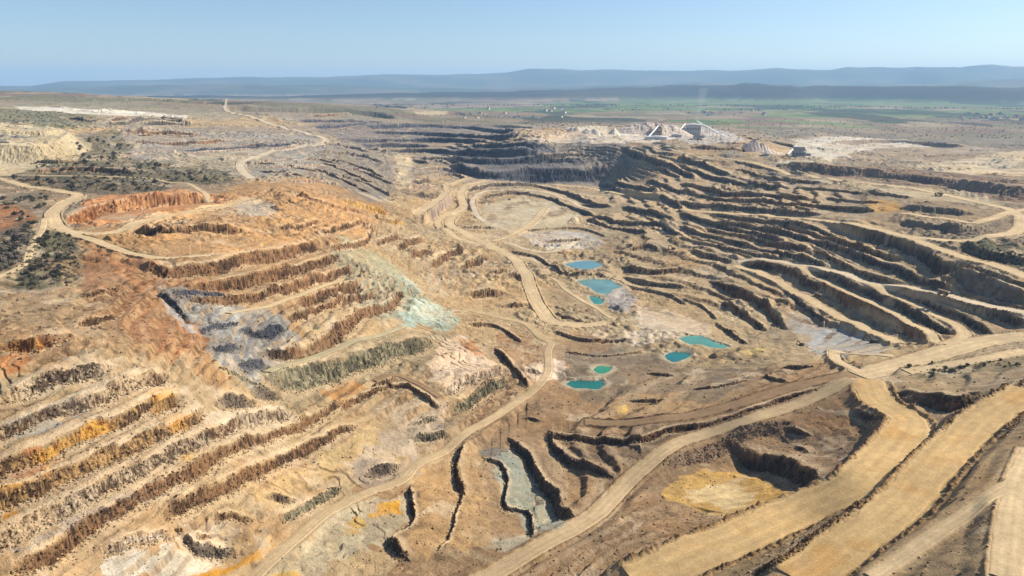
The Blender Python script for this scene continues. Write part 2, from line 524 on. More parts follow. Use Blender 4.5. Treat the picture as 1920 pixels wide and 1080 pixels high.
A[:n, :n] = tps((cu[:, None] - cu) ** 2 + (cv[:, None] - cv) ** 2) + np.eye(n) * 4e-5
A[:n, n] = 1; A[:n, n + 1] = cu; A[:n, n + 2] = cv
A[n:, :n] = A[:n, n:].T
sol = np.linalg.solve(A, np.concatenate([ctrl[:, 2], np.zeros(3)]))
GU = np.radians(np.arange(-76.0, 76.01, 0.75)); GV = np.linspace(math.log(45.0), math.log(10000.0), 300)
gu, gv = np.meshgrid(GU * KA, GV)
GB = sol[n] + sol[n + 1] * gu + sol[n + 2] * gv
for k in range(n):
    GB += sol[k] * tps((gu - cu[k]) ** 2 + (gv - cv[k]) ** 2)
GB = np.clip(GB, -6, 262)

def bilin(G, us, vs, U, V):
    ui = np.clip(np.searchsorted(us, U, side='right') - 1, 0, len(us) - 2)
    vi = np.clip(np.searchsorted(vs, V, side='right') - 1, 0, len(vs) - 2)
    fu = np.clip((U - us[ui]) / (us[ui + 1] - us[ui]), 0, 1); fv = np.clip((V - vs[vi]) / (vs[vi + 1] - vs[vi]), 0, 1)
    return (G[vi, ui] * (1 - fu) + G[vi, ui + 1] * fu) * (1 - fv) + (G[vi + 1, ui] * (1 - fu) + G[vi + 1, ui + 1] * fu) * fv

def base_z(U, V):
    z = bilin(GB, GU, GV, U, np.minimum(V, GV[-1]))
    f = sstep(math.log(6200), math.log(9000), V)
    return z * (1 - f) + 58.0 * f

_tv = np.linspace(math.log(120.0), math.log(9500.0), 2600)
def locate(pts):                                  # sight lines -> azimuth and log distance on the surveyed land
    pts = np.asarray(pts, dtype=np.float64)
    az, tn = ray(pts[:, 0], pts[:, 1])
    zb = base_z(az[:, None] + 0 * _tv, _tv[None, :] + 0 * az[:, None])
    under = (CAM_Z - np.exp(_tv)[None, :] * tn[:, None]) <= zb
    k = np.argmax(under, axis=1); k[~under.any(axis=1)] = len(_tv) - 1
    return np.stack([az, _tv[k]], axis=1)

def parse_pts(s):
    return [tuple(map(float, p.split(','))) for p in s.split()]

def smooth_line(P, step_px=9.0):                  # Catmull-Rom through the surveyed points
    P = np.asarray(P, dtype=np.float64)
    if len(P) < 3:
        k = max(2, int(np.hypot(*(P[1] - P[0])) / step_px))
        return P[0] + (P[1] - P[0]) * np.linspace(0, 1, k + 1)[:, None]
    Q = np.concatenate([[2 * P[0] - P[1]], P, [2 * P[-1] - P[-2]]])
    out = []
    for i in range(1, len(Q) - 2):
        k = max(1, int(np.hypot(*(Q[i + 1] - Q[i])) / step_px))
        t = (np.arange(k) / k)[:, None]
        p0, p1, p2, p3 = Q[i - 1], Q[i], Q[i + 1], Q[i + 2]
        out.append(0.5 * (2 * p1 + (p2 - p0) * t + (2 * p0 - 5 * p1 + 4 * p2 - p3) * t ** 2 + (3 * p1 - p0 - 3 * p2 + p3) * t ** 3))
    out.append(P[-1:])
    return np.concatenate(out)

# ------------------------------------------------------------------ the grid of the land (one sheet to the horizon)
inner = np.radians(np.arange(-42.0, 42.0001, 0.054))
U1 = np.concatenate([np.radians(np.linspace(-74, -42.4, 50)), inner, np.radians(np.linspace(42.4, 74, 50))])
rr = list(np.geomspace(60, 232, 40))
r = 235.0
while r < 2650:
    rr.append(r); r += min(max(0.45, 0.42 * (r * r + 230 ** 2) / 240 * 0.00137), 3.8)
rr += list(np.geomspace(2655, 3900, 160)) + list(np.geomspace(3915, 9000, 110)) + list(np.geomspace(9080, 39500, 120))
R1 = np.array(rr); V1 = np.log(R1)
NV, NU = len(V1), len(U1)
UU, VV = np.meshgrid(U1.astype(F32), V1.astype(F32))
RR = np.exp(VV)
X = RR * np.sin(UU); Y = RR * np.cos(UU)
Z = base_z(np.meshgrid(U1, V1)[0], np.meshgrid(U1, V1)[1]).astype(F32)
COL = np.empty((NV, NU, 3), dtype=F32); COL[:] = alb((182, 158, 120))
ROUGH = np.ones((NV, NU), dtype=F32)
ROADM = np.zeros((NV, NU), dtype=F32)
FACEM = np.zeros((NV, NU), dtype=F32)
BENCHM = np.zeros((NV, NU), dtype=F32)
TOEM = np.zeros((NV, NU), dtype=F32)

def window(u0, u1, v0, v1):
    a = max(0, np.searchsorted(U1, u0) - 1); b = min(NU, np.searchsorted(U1, u1) + 1)
    c = max(0, np.searchsorted(V1, v0) - 1); d = min(NV, np.searchsorted(V1, v1) + 1)
    return slice(c, d), slice(a, b)

def line_field(L, reach):
    """distance (m), signed side, length along, fraction along for every grid point near a line"""
    rl = np.exp(L[:, 1]); pad = reach / rl.min()
    sl = window(L[:, 0].min() - pad, L[:, 0].max() + pad, L[:, 1].min() - pad, L[:, 1].max() + pad)
    u = UU[sl].astype(np.float64); v = VV[sl].astype(np.float64)
    if u.size == 0: return None
    D = np.full(u.shape, 1e9); S = np.zeros(u.shape); T = np.zeros(u.shape); E = np.zeros(u.shape)
    seg = np.hypot(*(L[1:] - L[:-1]).T); cum = np.concatenate([[0], np.cumsum(seg * 0.5 * (rl[1:] + rl[:-1]))])
    us = U1[sl[1]]; vs = V1[sl[0]]
    for i in range(len(L) - 1):
        a = L[i]; b = L[i + 1]; d = b - a; ll = d @ d
        if ll < 1e-16: continue
        pd = reach / min(rl[i], rl[i + 1])
        c0 = np.searchsorted(us, min(a[0], b[0]) - pd); c1 = np.searchsorted(us, max(a[0], b[0]) + pd)
        r0 = np.searchsorted(vs, min(a[1], b[1]) - pd); r1_ = np.searchsorted(vs, max(a[1], b[1]) + pd)
        if c1 <= c0 or r1_ <= r0: continue
        q = (slice(r0, r1_), slice(c0, c1))
        pu = u[q] - a[0]; pv = v[q] - a[1]
        t_raw = (pu * d[0] + pv * d[1]) / ll
        t = np.clip(t_raw, 0, 1)
        ex = pu - t * d[0]; ey = pv - t * d[1]
        dist = np.hypot(ex, ey) * RR[sl][q]
        m = dist < D[q]
        side = np.sign(d[0] * pv - d[1] * pu)
        D[q] = np.where(m, dist, D[q]); S[q] = np.where(m, side, S[q])
        T[q] = np.where(m, cum[i] + t * (cum[i + 1] - cum[i]), T[q])
        over = np.zeros_like(t)
        if i == 0: over = np.maximum(over, -t_raw)
        if i == len(L) - 2: over = np.maximum(over, t_raw - 1)
        over = np.maximum(over, 0) * math.sqrt(ll) * RR[sl][q]
        E[q] = np.where(m, over, E[q])
    return sl, D, S, T, E, cum[-1]

# -- rock bodies and ground cover
GREY_MEAN = None
for line in BODIES.strip().splitlines():
    head, pts = line.split('|'); c_, k_, soft = head.split()
    c_ = alb([float(x) for x in c_.split(',')]); k_ = float(k_); soft = float(soft)
    P = np.asarray(parse_pts(pts)); P[:, 1] = np.maximum(P[:, 1], 166)
    L = locate(np.concatenate([smooth_line(np.concatenate([P, P[:1]]), 25)]))
    L[:, 0] = np.clip(L[:, 0], -1.29, 1.29)
    sl = window(L[:, 0].min() - .02, L[:, 0].max() + .02, L[:, 1].min() - .08, L[:, 1].max() + .08)
    x, y, r_ = X[sl], Y[sl], RR[sl]
    if x.size == 0: continue
    sc = max(soft, 6.0) * 2.2
    amp = soft * 1.3 / r_
    u = UU[sl] + amp * fbm(x / sc, y / sc, 3, 5); v = VV[sl] + amp * fbm(x / sc, y / sc, 3, 9)
    inside = np.zeros(u.shape, dtype=bool)
    m = len(L)
    for i in range(m):
        u0, v0 = L[i]; u1, v1 = L[(i + 1) % m]
        if v0 == v1: continue
        cnd = ((v0 > v) != (v1 > v)) & (u < (u1 - u0) * (v - v0) / (v1 - v0) + u0)
        inside ^= cnd
    w_ = inside.astype(F32) * k_
    for _ in range(2):                            # soften the rim by a cell or two
        w_[1:-1, 1:-1] = (w_[1:-1, 1:-1] * 4 + w_[:-2, 1:-1] + w_[2:, 1:-1] + w_[1:-1, :-2] + w_[1:-1, 2:]) / 8
    w_ = w_ * np.clip(1.0 + 0.35 * fbm(x / (sc * 1.7), y / (sc * 1.7), 3, 21), 0, 1)
    COL[sl] += (c_.astype(F32) - COL[sl]) * w_[..., None]

# broad and middling colour change of the ground
f1 = fbm(X / 130, Y / 130, 4, 31); f2 = fbm(X / 34, Y / 34, 3, 33); f3 = fbm(X / 9, Y / 9, 3, 35); f4 = fbm(X / 3.1, Y / 3.1, 2, 36)
near = sstep(5200, 2200, RR)
COL *= np.clip(1 + 0.16 * f1 + 0.13 * f2 + 0.17 * f3 * near + .13 * f4 * near, .35, 1.7)[..., None]
hue = fbm(X / 75, Y / 75, 4, 41)
COL *= np.stack([1 + .07 * hue, 1 + 0 * hue, 1 - .11 * hue], axis=-1)
# streaks of pale and rusty wash
wash = sstep(.35, .8, fbm(X / 42 + f2, Y / 42 + f1, 4, 44)) * .62 * near
COL += (alb((214, 192, 158)).astype(F32) - COL) * wash[..., None]
rust = sstep(.45, .9, fbm(X / 55 + f2, Y / 55 - f1, 4, 47)) * .25 * near
COL += (alb((176, 126, 74)).astype(F32) - COL) * rust[..., None]
drk = sstep(.5, .95, fbm(X / 24 - f2, Y / 24 + f1, 4, 49)) * .32 * near
COL += (alb((112, 94, 74)).astype(F32) - COL) * drk[..., None]
del f3, f4, hue, wash, rust, drk

# -- bench faces
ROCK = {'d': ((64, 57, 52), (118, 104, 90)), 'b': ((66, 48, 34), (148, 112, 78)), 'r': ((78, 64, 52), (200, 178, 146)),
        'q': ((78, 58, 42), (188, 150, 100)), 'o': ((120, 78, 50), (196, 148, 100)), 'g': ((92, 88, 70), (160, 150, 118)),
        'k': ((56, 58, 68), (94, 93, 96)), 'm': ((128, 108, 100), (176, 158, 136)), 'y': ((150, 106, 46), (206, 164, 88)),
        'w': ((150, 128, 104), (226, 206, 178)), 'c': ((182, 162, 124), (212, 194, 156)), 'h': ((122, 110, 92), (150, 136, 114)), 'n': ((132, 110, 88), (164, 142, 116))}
base_Z = Z.copy()
HFAC = 0.80
for fi, line in enumerate(FACES.strip().splitlines()):
    head, pts = line.split('|'); hp, rk = head.split(); hp = float(hp)
    L = locate(smooth_line(parse_pts(pts), 10))
    rm = np.exp(L[:, 1]).mean(); zm = base_z(L[:, 0], L[:, 1]).mean()
    dep = math.atan2(CAM_Z - zm, rm); slant = math.hypot(CAM_Z - zm, rm)
    run = {'h': 1.1, 'n': 1.2, 'c': 1.4, 'k': .8}.get(rk, 0.5)
    h = HFAC * hp * slant / FOCAL / (math.cos(dep) + run * math.sin(dep))
    if rk in 'dbh' and L[:, 0].mean() > .2 and rm > 650: h *= .80
    e = 0.03
    gx = (base_z(L[:, 0] + e, L[:, 1]) - base_z(L[:, 0] - e, L[:, 1])) / (2 * e * rm)
    gy = (base_z(L[:, 0], L[:, 1] + e) - base_z(L[:, 0], L[:, 1] - e)) / (2 * e * rm)
    slope = max(float(np.hypot(gx, gy).mean()), 0.02)
    if rk in 'rq' or (rk in 'bg' and rm < 620 and L[:, 0].mean() < -.1): h *= .76
    if rk == 'k': h *= 1.25 if rm > 2400 else .85
    w = h * run * .5
    Rr = float(np.clip(h / slope, 1.6 * h, 5.0 * h))
    fld = line_field(L, Rr * 1.05 + w)
    if fld is None: continue
    sl, D, S, T, E, tot = fld
    x, y, r_ = X[sl], Y[sl], RR[sl]
    s = D * S
    smooth = rk in 'hnc'
    k1, k2 = (h * .9, h * .33)
    rib = (np.abs(fbm(x / (k2 * 1.2), y / (k2 * 1.2), 2, fi + 7)) - .35) * 1.6 * vnoise(x / (2.2 * h), y / (2.2 * h), fi + 9)
    s = s + (.14 if smooth else .20) * h * fbm(x / (k1 * 2.4), y / (k1 * 2.4), 2, fi) - (.05 if smooth else .09) * h * rib + (.02 if smooth else .03) * h * fbm(x / (h * .13), y / (h * .13), 1, fi + 8)
    hh = h * (1 + .34 * fbm(T / (5 * h), 0 * T, 3, fi + 2))
    wv = w * np.clip(1 + (.2 if smooth else .75) * fbm(T / (2.6 * h), 0 * T + 3, 3, fi + 6), .6, 2.2)
    ends = np.clip(1 - E / (1.3 * h), 0, 1)
    ends = ends * ends * (3 - 2 * ends)
    near_end = np.minimum(T, tot - T)
    ends = ends * (0.45 + .55 * sstep(0, 1.4 * h, near_end))
    q0 = np.clip(s / wv, -1.3, 1.3) * .5
    if not smooth:
        s = s + h * (.15 * (vnoise(T / (h * .34), q0 / .3, fi + 12) - .5) + .09 * (vnoise(T / (h * .15), q0 / .13, fi + 13) - .5))
    prof = np.clip(s / wv, -1, 1)
    if not smooth:
        led = vnoise(T / (1.7 * h), T * 0, fi + 14) * 6.28
        prof = np.clip(prof + .17 * np.sin(prof * 5.5 + led) * (1 - np.abs(prof)) ** .5, -1, 1)
    prof = np.sign(prof) * np.abs(prof) ** .9
    fall = np.clip(1 - (np.abs(s) - w) / Rr, 0, 1)
    Z[sl] += (0.5 * hh * prof * fall * ends * (D < 1e8)).astype(F32)
    # rock laid bare on the face, in ribs down the slope
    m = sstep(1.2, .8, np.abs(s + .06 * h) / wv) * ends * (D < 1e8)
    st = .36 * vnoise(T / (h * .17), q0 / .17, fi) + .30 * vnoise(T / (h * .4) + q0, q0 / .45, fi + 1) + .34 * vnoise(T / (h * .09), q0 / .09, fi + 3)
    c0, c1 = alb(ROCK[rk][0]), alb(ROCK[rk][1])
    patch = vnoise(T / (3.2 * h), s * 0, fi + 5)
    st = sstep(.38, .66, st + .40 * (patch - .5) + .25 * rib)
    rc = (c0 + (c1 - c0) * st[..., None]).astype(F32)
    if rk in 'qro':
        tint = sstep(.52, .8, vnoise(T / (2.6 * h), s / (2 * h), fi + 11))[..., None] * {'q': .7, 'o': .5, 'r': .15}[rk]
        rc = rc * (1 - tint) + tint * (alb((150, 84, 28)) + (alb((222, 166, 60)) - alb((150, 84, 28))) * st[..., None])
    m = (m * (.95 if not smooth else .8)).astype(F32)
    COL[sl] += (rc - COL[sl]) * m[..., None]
    FACEM[sl] = np.maximum(FACEM[sl], m)
    # pale dust and broken rock at the toe, dust on the crest
    if not smooth:
        bench = (sstep(w * 1.0, w * 1.5, np.abs(s)) * sstep(w * 5.5, w * 2.2, np.abs(s)) * ends * (D < 1e8) * np.clip(.7 + .4 * fbm(x / 13, y / 13, 3, fi + 4), 0, 1)).astype(F32) * .72
        BENCHM[sl] = np.maximum(BENCHM[sl], (sstep(w * 1.2, w * 1.7, np.abs(s)) * sstep(w * 6.5, w * 3, np.abs(s)) * ends * (D < 1e8)).astype(F32))
        TOEM[sl] = np.maximum(TOEM[sl], (sstep(-w * .3, -w * .9, s) * sstep(-w * 3.4, -w * 1.5, s) * ends * (D < 1e8)).astype(F32))
        bench *= 1 - FACEM[sl]
        bc = alb((122, 118, 114) if rk == 'k' else (212, 190, 156) if rk in 'rqw' else (218, 192, 152)).astype(F32)
        COL[sl] += (bc - COL[sl]) * bench[..., None]
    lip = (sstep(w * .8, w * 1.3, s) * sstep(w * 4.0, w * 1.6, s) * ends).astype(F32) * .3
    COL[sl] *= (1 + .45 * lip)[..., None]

# -- benches must follow the surveyed lie of the land: take out their common drift
nb_u, nb_v = 92, 150
bu = np.clip(((U1 - U1[0]) / (U1[-1] - U1[0]) * nb_u).astype(int), 0, nb_u - 1)
bv = np.clip(((V1 - V1[0]) / (V1[-1] - V1[0]) * nb_v).astype(int), 0, nb_v - 1)
flat = (bv[:, None] * nb_u + bu[None, :]).reshape(-1)
cnt = np.bincount(flat, minlength=nb_u * nb_v).reshape(nb_v, nb_u) + 1e-6
drift = np.bincount(flat, weights=(Z - base_Z).reshape(-1), minlength=nb_u * nb_v).reshape(nb_v, nb_u) / cnt
gk = np.exp(-(np.arange(-5, 6) / 2.2) ** 2 / 2); gk /= gk.sum()
for ax in (0, 1):
    drift = np.apply_along_axis(lambda q: np.convolve(np.pad(q, 5, mode='edge'), gk, mode='valid'), ax, drift)
Z -= (.8 * bilin(drift, U1[0] + (np.arange(nb_u) + .5) / nb_u * (U1[-1] - U1[0]), V1[0] + (np.arange(nb_v) + .5) / nb_v * (V1[-1] - V1[0]), UU, VV)).astype(F32)

# -- broken ground
ZN = (1.9 * fbm(X / 46, Y / 46, 3, 61) + .9 * (np.abs(fbm(X / 17, Y / 17, 3, 63))) + .42 * fbm(X / 5.2, Y / 5.2, 3, 65))
rubble = sstep(-.1, .7, fbm(X / 60, Y / 60, 3, 71)).astype(F32)
ZN = ZN * (.35 + .9 * rubble) * (1 - .85 * BENCHM) + FACEM * (.45 * fbm(X / 1.7, Y / 1.7, 2, 73) + 1.0 * fbm(X / 4.6, Y / 4.6, 2, 74))
dune = sstep(.2, .75, fbm(X / 95, Y / 95, 2, 75)) * np.abs(fbm(X / 21, Y / 21, 3, 77)) * 3.4
ZN = (ZN + dune) * 1.3 * np.clip(RR / 700, .6, 1.5) * sstep(9000, 5000, RR)
scq = fbm(X / 62, Y / 62, 4, 83) * 3.4 + .15 * fbm(X / 7, Y / 7, 2, 84)
scf = scq - np.floor(scq)
scm = sstep(.0, .5, fbm(X / 150, Y / 150, 3, 85)) * sstep(2600, 1500, RR) * (1 - FACEM) * (1 - .8 * BENCHM)
# small benches that follow the contours of the slopes
slp = np.hypot(np.gradient(base_Z, axis=1) / (np.gradient(U1)[None, :] * RR), np.gradient(base_Z, axis=0) / (np.gradient(V1)[:, None] * RR))
tq = (base_Z + 3.4 * fbm(X / 130, Y / 130, 3, 88) + .9 * fbm(X / 17, Y / 17, 3, 89)) / (5.6 + 3.4 * sstep(1300, 2400, RR))
th = 5.6 + 3.4 * sstep(1300, 2400, RR)
tf = tq - np.floor(tq)
tk = 1 - .6 * sstep(1300, 1800, RR)
tm = sstep(.05 * tk, .13 * tk, slp) * sstep(3300, 2700, RR) * (1 - FACEM) * (1 - .75 * BENCHM) * sstep(-.55, .1, fbm(X / 130, Y / 130, 3, 90)) * (1 - .95 * sstep(.16, .3, UU) * sstep(740, 640, RR)) * (1 - .2 * sstep(-.2, -.32, UU) * sstep(900, 750, RR))
ZN = ZN + (np.floor(tq) + sstep(.36, .64, tf) - tq) * th * 1.05 * tm
tface = (sstep(.33, .42, tf) * sstep(.67, .58, tf) * tm).astype(F32)
tst = sstep(.3, .7, .5 * vnoise(X / 1.7, Y / 1.7, 92) + .5 * vnoise(X / 4.5, Y / 4.5, 94))
t_c = (alb((92, 72, 52)) + (alb((182, 152, 112)) - alb((92, 72, 52))) * tst[..., None]).astype(F32)
greyside = sstep(1500, 2100, RR)[..., None]
t_c = t_c * (1 - greyside) + greyside * (alb((96, 92, 86)) + (alb((160, 152, 138)) - alb((96, 92, 86))) * tst[..., None]).astype(F32)
COL += (t_c - COL) * (.8 * tface * sstep(.2, .5, vnoise(X / 23, Y / 23, 99)))[..., None].astype(F32)
tflat = (sstep(.70, .8, tf) * tm).astype(F32) * .28
COL += (alb((214, 190, 152)).astype(F32) - COL) * tflat[..., None]
ZN = ZN + .6 * (np.floor(scq) + sstep(.40, .60, scf) - scq) * 2.4 * scm
scface = (sstep(.36, .44, scf) * sstep(.64, .56, scf) * scm * sstep(.2, .6, vnoise(X / 16, Y / 16, 86))).astype(F32)
sc_c = (alb((104, 84, 62)) + (alb((168, 142, 106)) - alb((104, 84, 62))) * sstep(.3, .7, vnoise(X / 2.2, Y / 2.2, 87))[..., None]).astype(F32)
COL += (sc_c - COL) * (.6 * scface)[..., None]
for pts in FLATS.strip().splitlines():
    L = locate(smooth_line(parse_pts(pts + ' ' + pts.split()[0]), 25))
    sl = window(L[:, 0].min() - .02, L[:, 0].max() + .02, L[:, 1].min() - .04, L[:, 1].max() + .04)
    ins = np.zeros(UU[sl].shape, dtype=bool)
    for a, b_ in zip(L[:-1], L[1:]):
        if a[1] != b_[1]: ins ^= ((a[1] > VV[sl]) != (b_[1] > VV[sl])) & (UU[sl] < (b_[0] - a[0]) * (VV[sl] - a[1]) / (b_[1] - a[1]) + a[0])
    w_ = ins.astype(F32)
    for _ in range(6): w_[1:-1, 1:-1] = (w_[1:-1, 1:-1] * 4 + w_[:-2, 1:-1] + w_[2:, 1:-1] + w_[1:-1, :-2] + w_[1:-1, 2:]) / 8
    ZN[sl] *= 1 - .88 * w_ * (1 - FACEM[sl])
    ROUGH[sl] -= w_ * (1 - FACEM[sl])
Z += ZN.astype(F32)
Z += (sstep(2600, 4200, RR) * sstep(12000, 7000, RR) * 9 * fbm(X / 420, Y / 420, 4, 81)).astype(F32)

# -- haul roads: level across, bunded at the rims
ROADS_OUT = []
ROADC = {'tan': (220, 194, 150), 'pale': (226, 206, 172), 'gold': (210, 178, 124), 'brown': (160, 132, 98), 'sage': (190, 176, 138), 'faint': (206, 180, 138)}
for ri, line in enumerate(ROADS.strip().splitlines()):
    head, pts = line.split('|'); wd, rc = head.split(); hw = float(wd) / 2
    L = locate(smooth_line(parse_pts(pts), 6))
    L[:, 0] = np.clip(L[:, 0], U1[0] + .05, U1[-1] - .05)
    rl = np.exp(L[:, 1])
    seg = np.hypot(*(L[1:] - L[:-1]).T) * .5 * (rl[1:] + rl[:-1]); cum = np.concatenate([[0], np.cumsum(seg)])
    ts = np.arange(0, cum[-1], 2.5); Lf = np.stack([np.interp(ts, cum, L[:, 0]), np.interp(ts, cum, L[:, 1])], 1)
    zr = bilin(Z, U1, V1, Lf[:, 0], Lf[:, 1])
    kn = np.hanning(25)[1:-1]; kn /= kn.sum()
    pad = len(kn) // 2
    zr = np.convolve(np.pad(zr, pad, mode='edge'), kn, mode='valid')
    kx = np.hanning(7)[1:-1]; kx /= kx.sum()
    Lf = np.stack([np.convolve(np.pad(Lf[:, q], 2, mode='edge'), kx, mode='valid') for q in (0, 1)], 1)
    fld = line_field(Lf[::3] if len(Lf) > 12 else Lf, hw * 1.8 + 14)
    if fld is None: continue
    sl, D, S, T, E, tot = fld
    x, y = X[sl], Y[sl]
    zt = np.interp(T, np.linspace(0, tot, len(zr)), zr)
    m = sstep(hw * 1.25 + (10 if rl.mean() < 520 else 5), hw + 1.0, D + .6 * fbm(x / 7, y / 7, 2, ri)) * np.clip(1 - E / 12, 0, 1)
    Z[sl] = (Z[sl] * (1 - m) + zt * m).astype(F32)
    bo, bs = (3.0, 2.1) if rc == 'gold' else (1.6, 1.1)
    berm = np.exp(-((D - hw - bo) / bs) ** 2) * (1.0 + .6 * fbm(x / 5, y / 5, 2, ri + 3)) * np.clip(1 - E / 4, 0, 1) * (1 - ROADM[sl])
    if hw > 4.5 and rc != 'sage':
        Z[sl] += (berm * (2.2 if rc == 'gold' else 1.4) * (1 + (.5 * fbm(x / 2.3, y / 2.3, 2, ri + 8) if rc == 'gold' else 0))).astype(F32)
        bm = np.clip(berm * (.85 if rc == 'gold' else .4), 0, .7).astype(F32)
        COL[sl] += (alb((118, 86, 56)).astype(F32) - COL[sl]) * bm[..., None]
    dust = (sstep(hw * 1.5 + 2, hw * .9, D + 1.2 * fbm(x / 6, y / 6, 3, ri + 5)) * np.clip(1 - E / 10, 0, 1)).astype(F32)
    dust *= (1 - .8 * np.clip(berm, 0, 1)).astype(F32)
    COL[sl] += (alb(ROADC[rc]).astype(F32) * (1 + .07 * fbm(x / 14, y / 14, 3, ri)).astype(F32)[..., None] - COL[sl]) * (dust * .85)[..., None]
    ROADM[sl] = np.maximum(ROADM[sl], m * (D < hw + .5))
    ROADS_OUT.append((ri, rc, hw, Lf))

# -- pond basins
PONDS_OUT = []
for pi_, line in enumerate(PONDS.strip().splitlines()):
    head, pts = line.split('|')
    P = np.asarray(parse_pts(pts))
    L = locate(smooth_line(np.concatenate([P, P[:1]]), 2.5)); L = L[:-1]
    wig = fbm(np.arange(len(L)) / 2.6, np.full(len(L), 5.0 * pi_), 3, 3) * np.sin(np.linspace(0, math.pi, len(L))) * 2.6 / np.exp(L[:, 1])
    L = L + wig[:, None] * np.array([1.0, .8])
    zc = float(np.median(bilin(Z, U1, V1, L[:, 0], L[:, 1]))) - .6
    rm = np.exp(L[:, 1]).mean(); pad = 30 / rm
    sl = window(L[:, 0].min() - pad, L[:, 0].max() + pad, L[:, 1].min() - pad, L[:, 1].max() + pad)
    u, v = UU[sl].astype(np.float64), VV[sl].astype(np.float64)
    ins = np.zeros(u.shape, dtype=bool); D = np.full(u.shape, 1e9); m = len(L)
    for i in range(m):
        a = L[i]; b = L[(i + 1) % m]; d = b - a
        if a[1] != b[1]:
            ins ^= ((a[1] > v) != (b[1] > v)) & (u < d[0] * (v - a[1]) / d[1] + a[0])
        t = np.clip(((u - a[0]) * d[0] + (v - a[1]) * d[1]) / max(d @ d, 1e-18), 0, 1)
        D = np.minimum(D, np.hypot(u - a[0] - t * d[0], v - a[1] - t * d[1]) * RR[sl])
    s = np.where(ins, -D, D)
    zin = zc - .3 - np.clip(D, 0, 6) * .35
    zout = np.maximum(Z[sl], zc + .12 + np.clip(D - 1, 0, 4) * .1)
    f = sstep(16, 6, D)
    Z[sl] = np.where(ins, zin, Z[sl] * (1 - f) + (np.clip(zout, None, zc + .3 + D * .55)) * f).astype(F32)
    rim = (sstep(9, 2, D + 2.5 * fbm(X[sl] / 7, Y[sl] / 7, 2, pi_)) * .7).astype(F32)
    COL[sl] += (alb((202, 188, 156)).astype(F32) - COL[sl]) * rim[..., None]
    PONDS_OUT.append((head, L, zc))

# -- the plain beyond: fields, copses; and the ranges of hills
far = sstep(3500, 5000, RR + 500 * fbm(X / 700, Y / 700, 3, 112))
cell = 210.0
qx = X / cell * .6 + .22 * fbm(X / 1500, Y / 1500, 2, 91); qy = Y / (cell * 1.7) + .22 * fbm(X / 1500, Y / 1500, 2, 93)
fid = _T[(np.floor(qy).astype(np.int32) * 7) & 255, (np.floor(qx + .37 * np.floor(qy)).astype(np.int32) * 13) & 255]
green = sstep(.35, .6, fbm(X / 2600, Y / 1900, 3, 95) * .4 + .15 + .42 * sstep(-.15, .35, UU) + .15 * sstep(4200, 7000, RR))
pal = np.array([alb(c) for c in ((150, 132, 104), (166, 150, 120), (128, 122, 92), (140, 118, 98), (110, 122, 74), (120, 138, 80), (96, 120, 66), (132, 142, 92))]).astype(F32)
pick = np.where(fid * .75 + .25 * vnoise(X / 700, Y / 700, 96) < 1 - green * .95, (fid * 53).astype(np.int32) % 4, 4 + (fid * 37).astype(np.int32) % 4)
hedge = sstep(.93, .985, np.maximum(np.abs((qy % 1) * 2 - 1), np.abs((qx % 1) * 2 - 1) * .96)) * vnoise(X / 150, Y / 150, 111)
fc = pal[pick] * (1 - .55 * hedge)[..., None].astype(F32) * (1 + .15 * fbm(X / 90, Y / 200, 3, 97))[..., None].astype(F32)
wood = sstep(.42, .5, fbm(X / 800, Y / 1500, 4, 98)) * .85
fc += (alb((66, 76, 56)).astype(F32) - fc) * wood[..., None].astype(F32)
COL += (fc - COL) * far[..., None].astype(F32)

def ridge(tops, r0, half, seed, rug):
    px_ = np.array([float(a.split(',')[0]) for a in tops.split()]); py_ = np.array([float(a.split(',')[1]) for a in tops.split()])
    az, tn = ray(px_, py_)
    o = np.argsort(az)
    top = np.interp(UU, az[o], (CAM_Z - r0 * tn)[o])
    d = (RR - r0 * (1 + .05 * fbm(UU * 9, UU * 0, 2, seed))) / half
    g = np.clip(1 - d * d * (1 if True else 0), 0, 1) ** 1.3
    return (top - 58) * g * (1 + rug * fbm(X / (half * .35), Y / (half * .35), 4, seed + 1))
H1 = ridge("-900,150 -200,158 60,161 110,154 230,149 400,146 600,144 800,142 900,140 950,138 1000,133 1050,131 1090,134 1150,133 1230,132 1300,133 1400,132 1460,129 1500,131 1560,131 1590,127 1640,126 1700,128 1750,127 1800,129 1830,125 1860,122 1900,124 1960,122 2200,128 3000,130", 30000, 6500, 101, .10)
H2 = ridge("-900,175 0,168 300,160 500,158 700,163 950,166 1000,163 1200,160 1330,155 1450,158 1600,160 1750,158 1850,150 1960,148 2200,150 3000,160", 21000, 3000, 104, .16)
H3 = ridge("-900,185 500,180 760,174 950,172 1050,169 1200,164 1290,160 1400,157 1480,160 1560,162 1650,161 1750,163 1850,164 1960,163 2200,164 3000,170", 13800, 1500, 107, .14)
hl = np.maximum(np.maximum(H1, H2), np.maximum(H3, 0))
Z += hl.astype(F32)
hm = sstep(15, 60, hl)
wooded = (alb((84, 92, 66)) + (alb((118, 112, 84)) - alb((84, 92, 66))) * sstep(-.3, .8, fbm(X / 1300, Y / 1300, 4, 109))[..., None]).astype(F32)
wooded *= (1 - .55 * sstep(20, 60, H3) * (RR < 16500))[..., None].astype(F32)
COL += (wooded - COL) * hm[..., None].astype(F32)
np.clip(COL, .012, .8, out=COL)
ZF = Z.astype(np.float64)

def land(x, y):                                   # height of the finished land
    x = np.asarray(x, dtype=np.float64); y = np.asarray(y, dtype=np.float64)
    return bilin(ZF, U1, V1, np.arctan2(x, y), 0.5 * np.log(x * x + y * y))

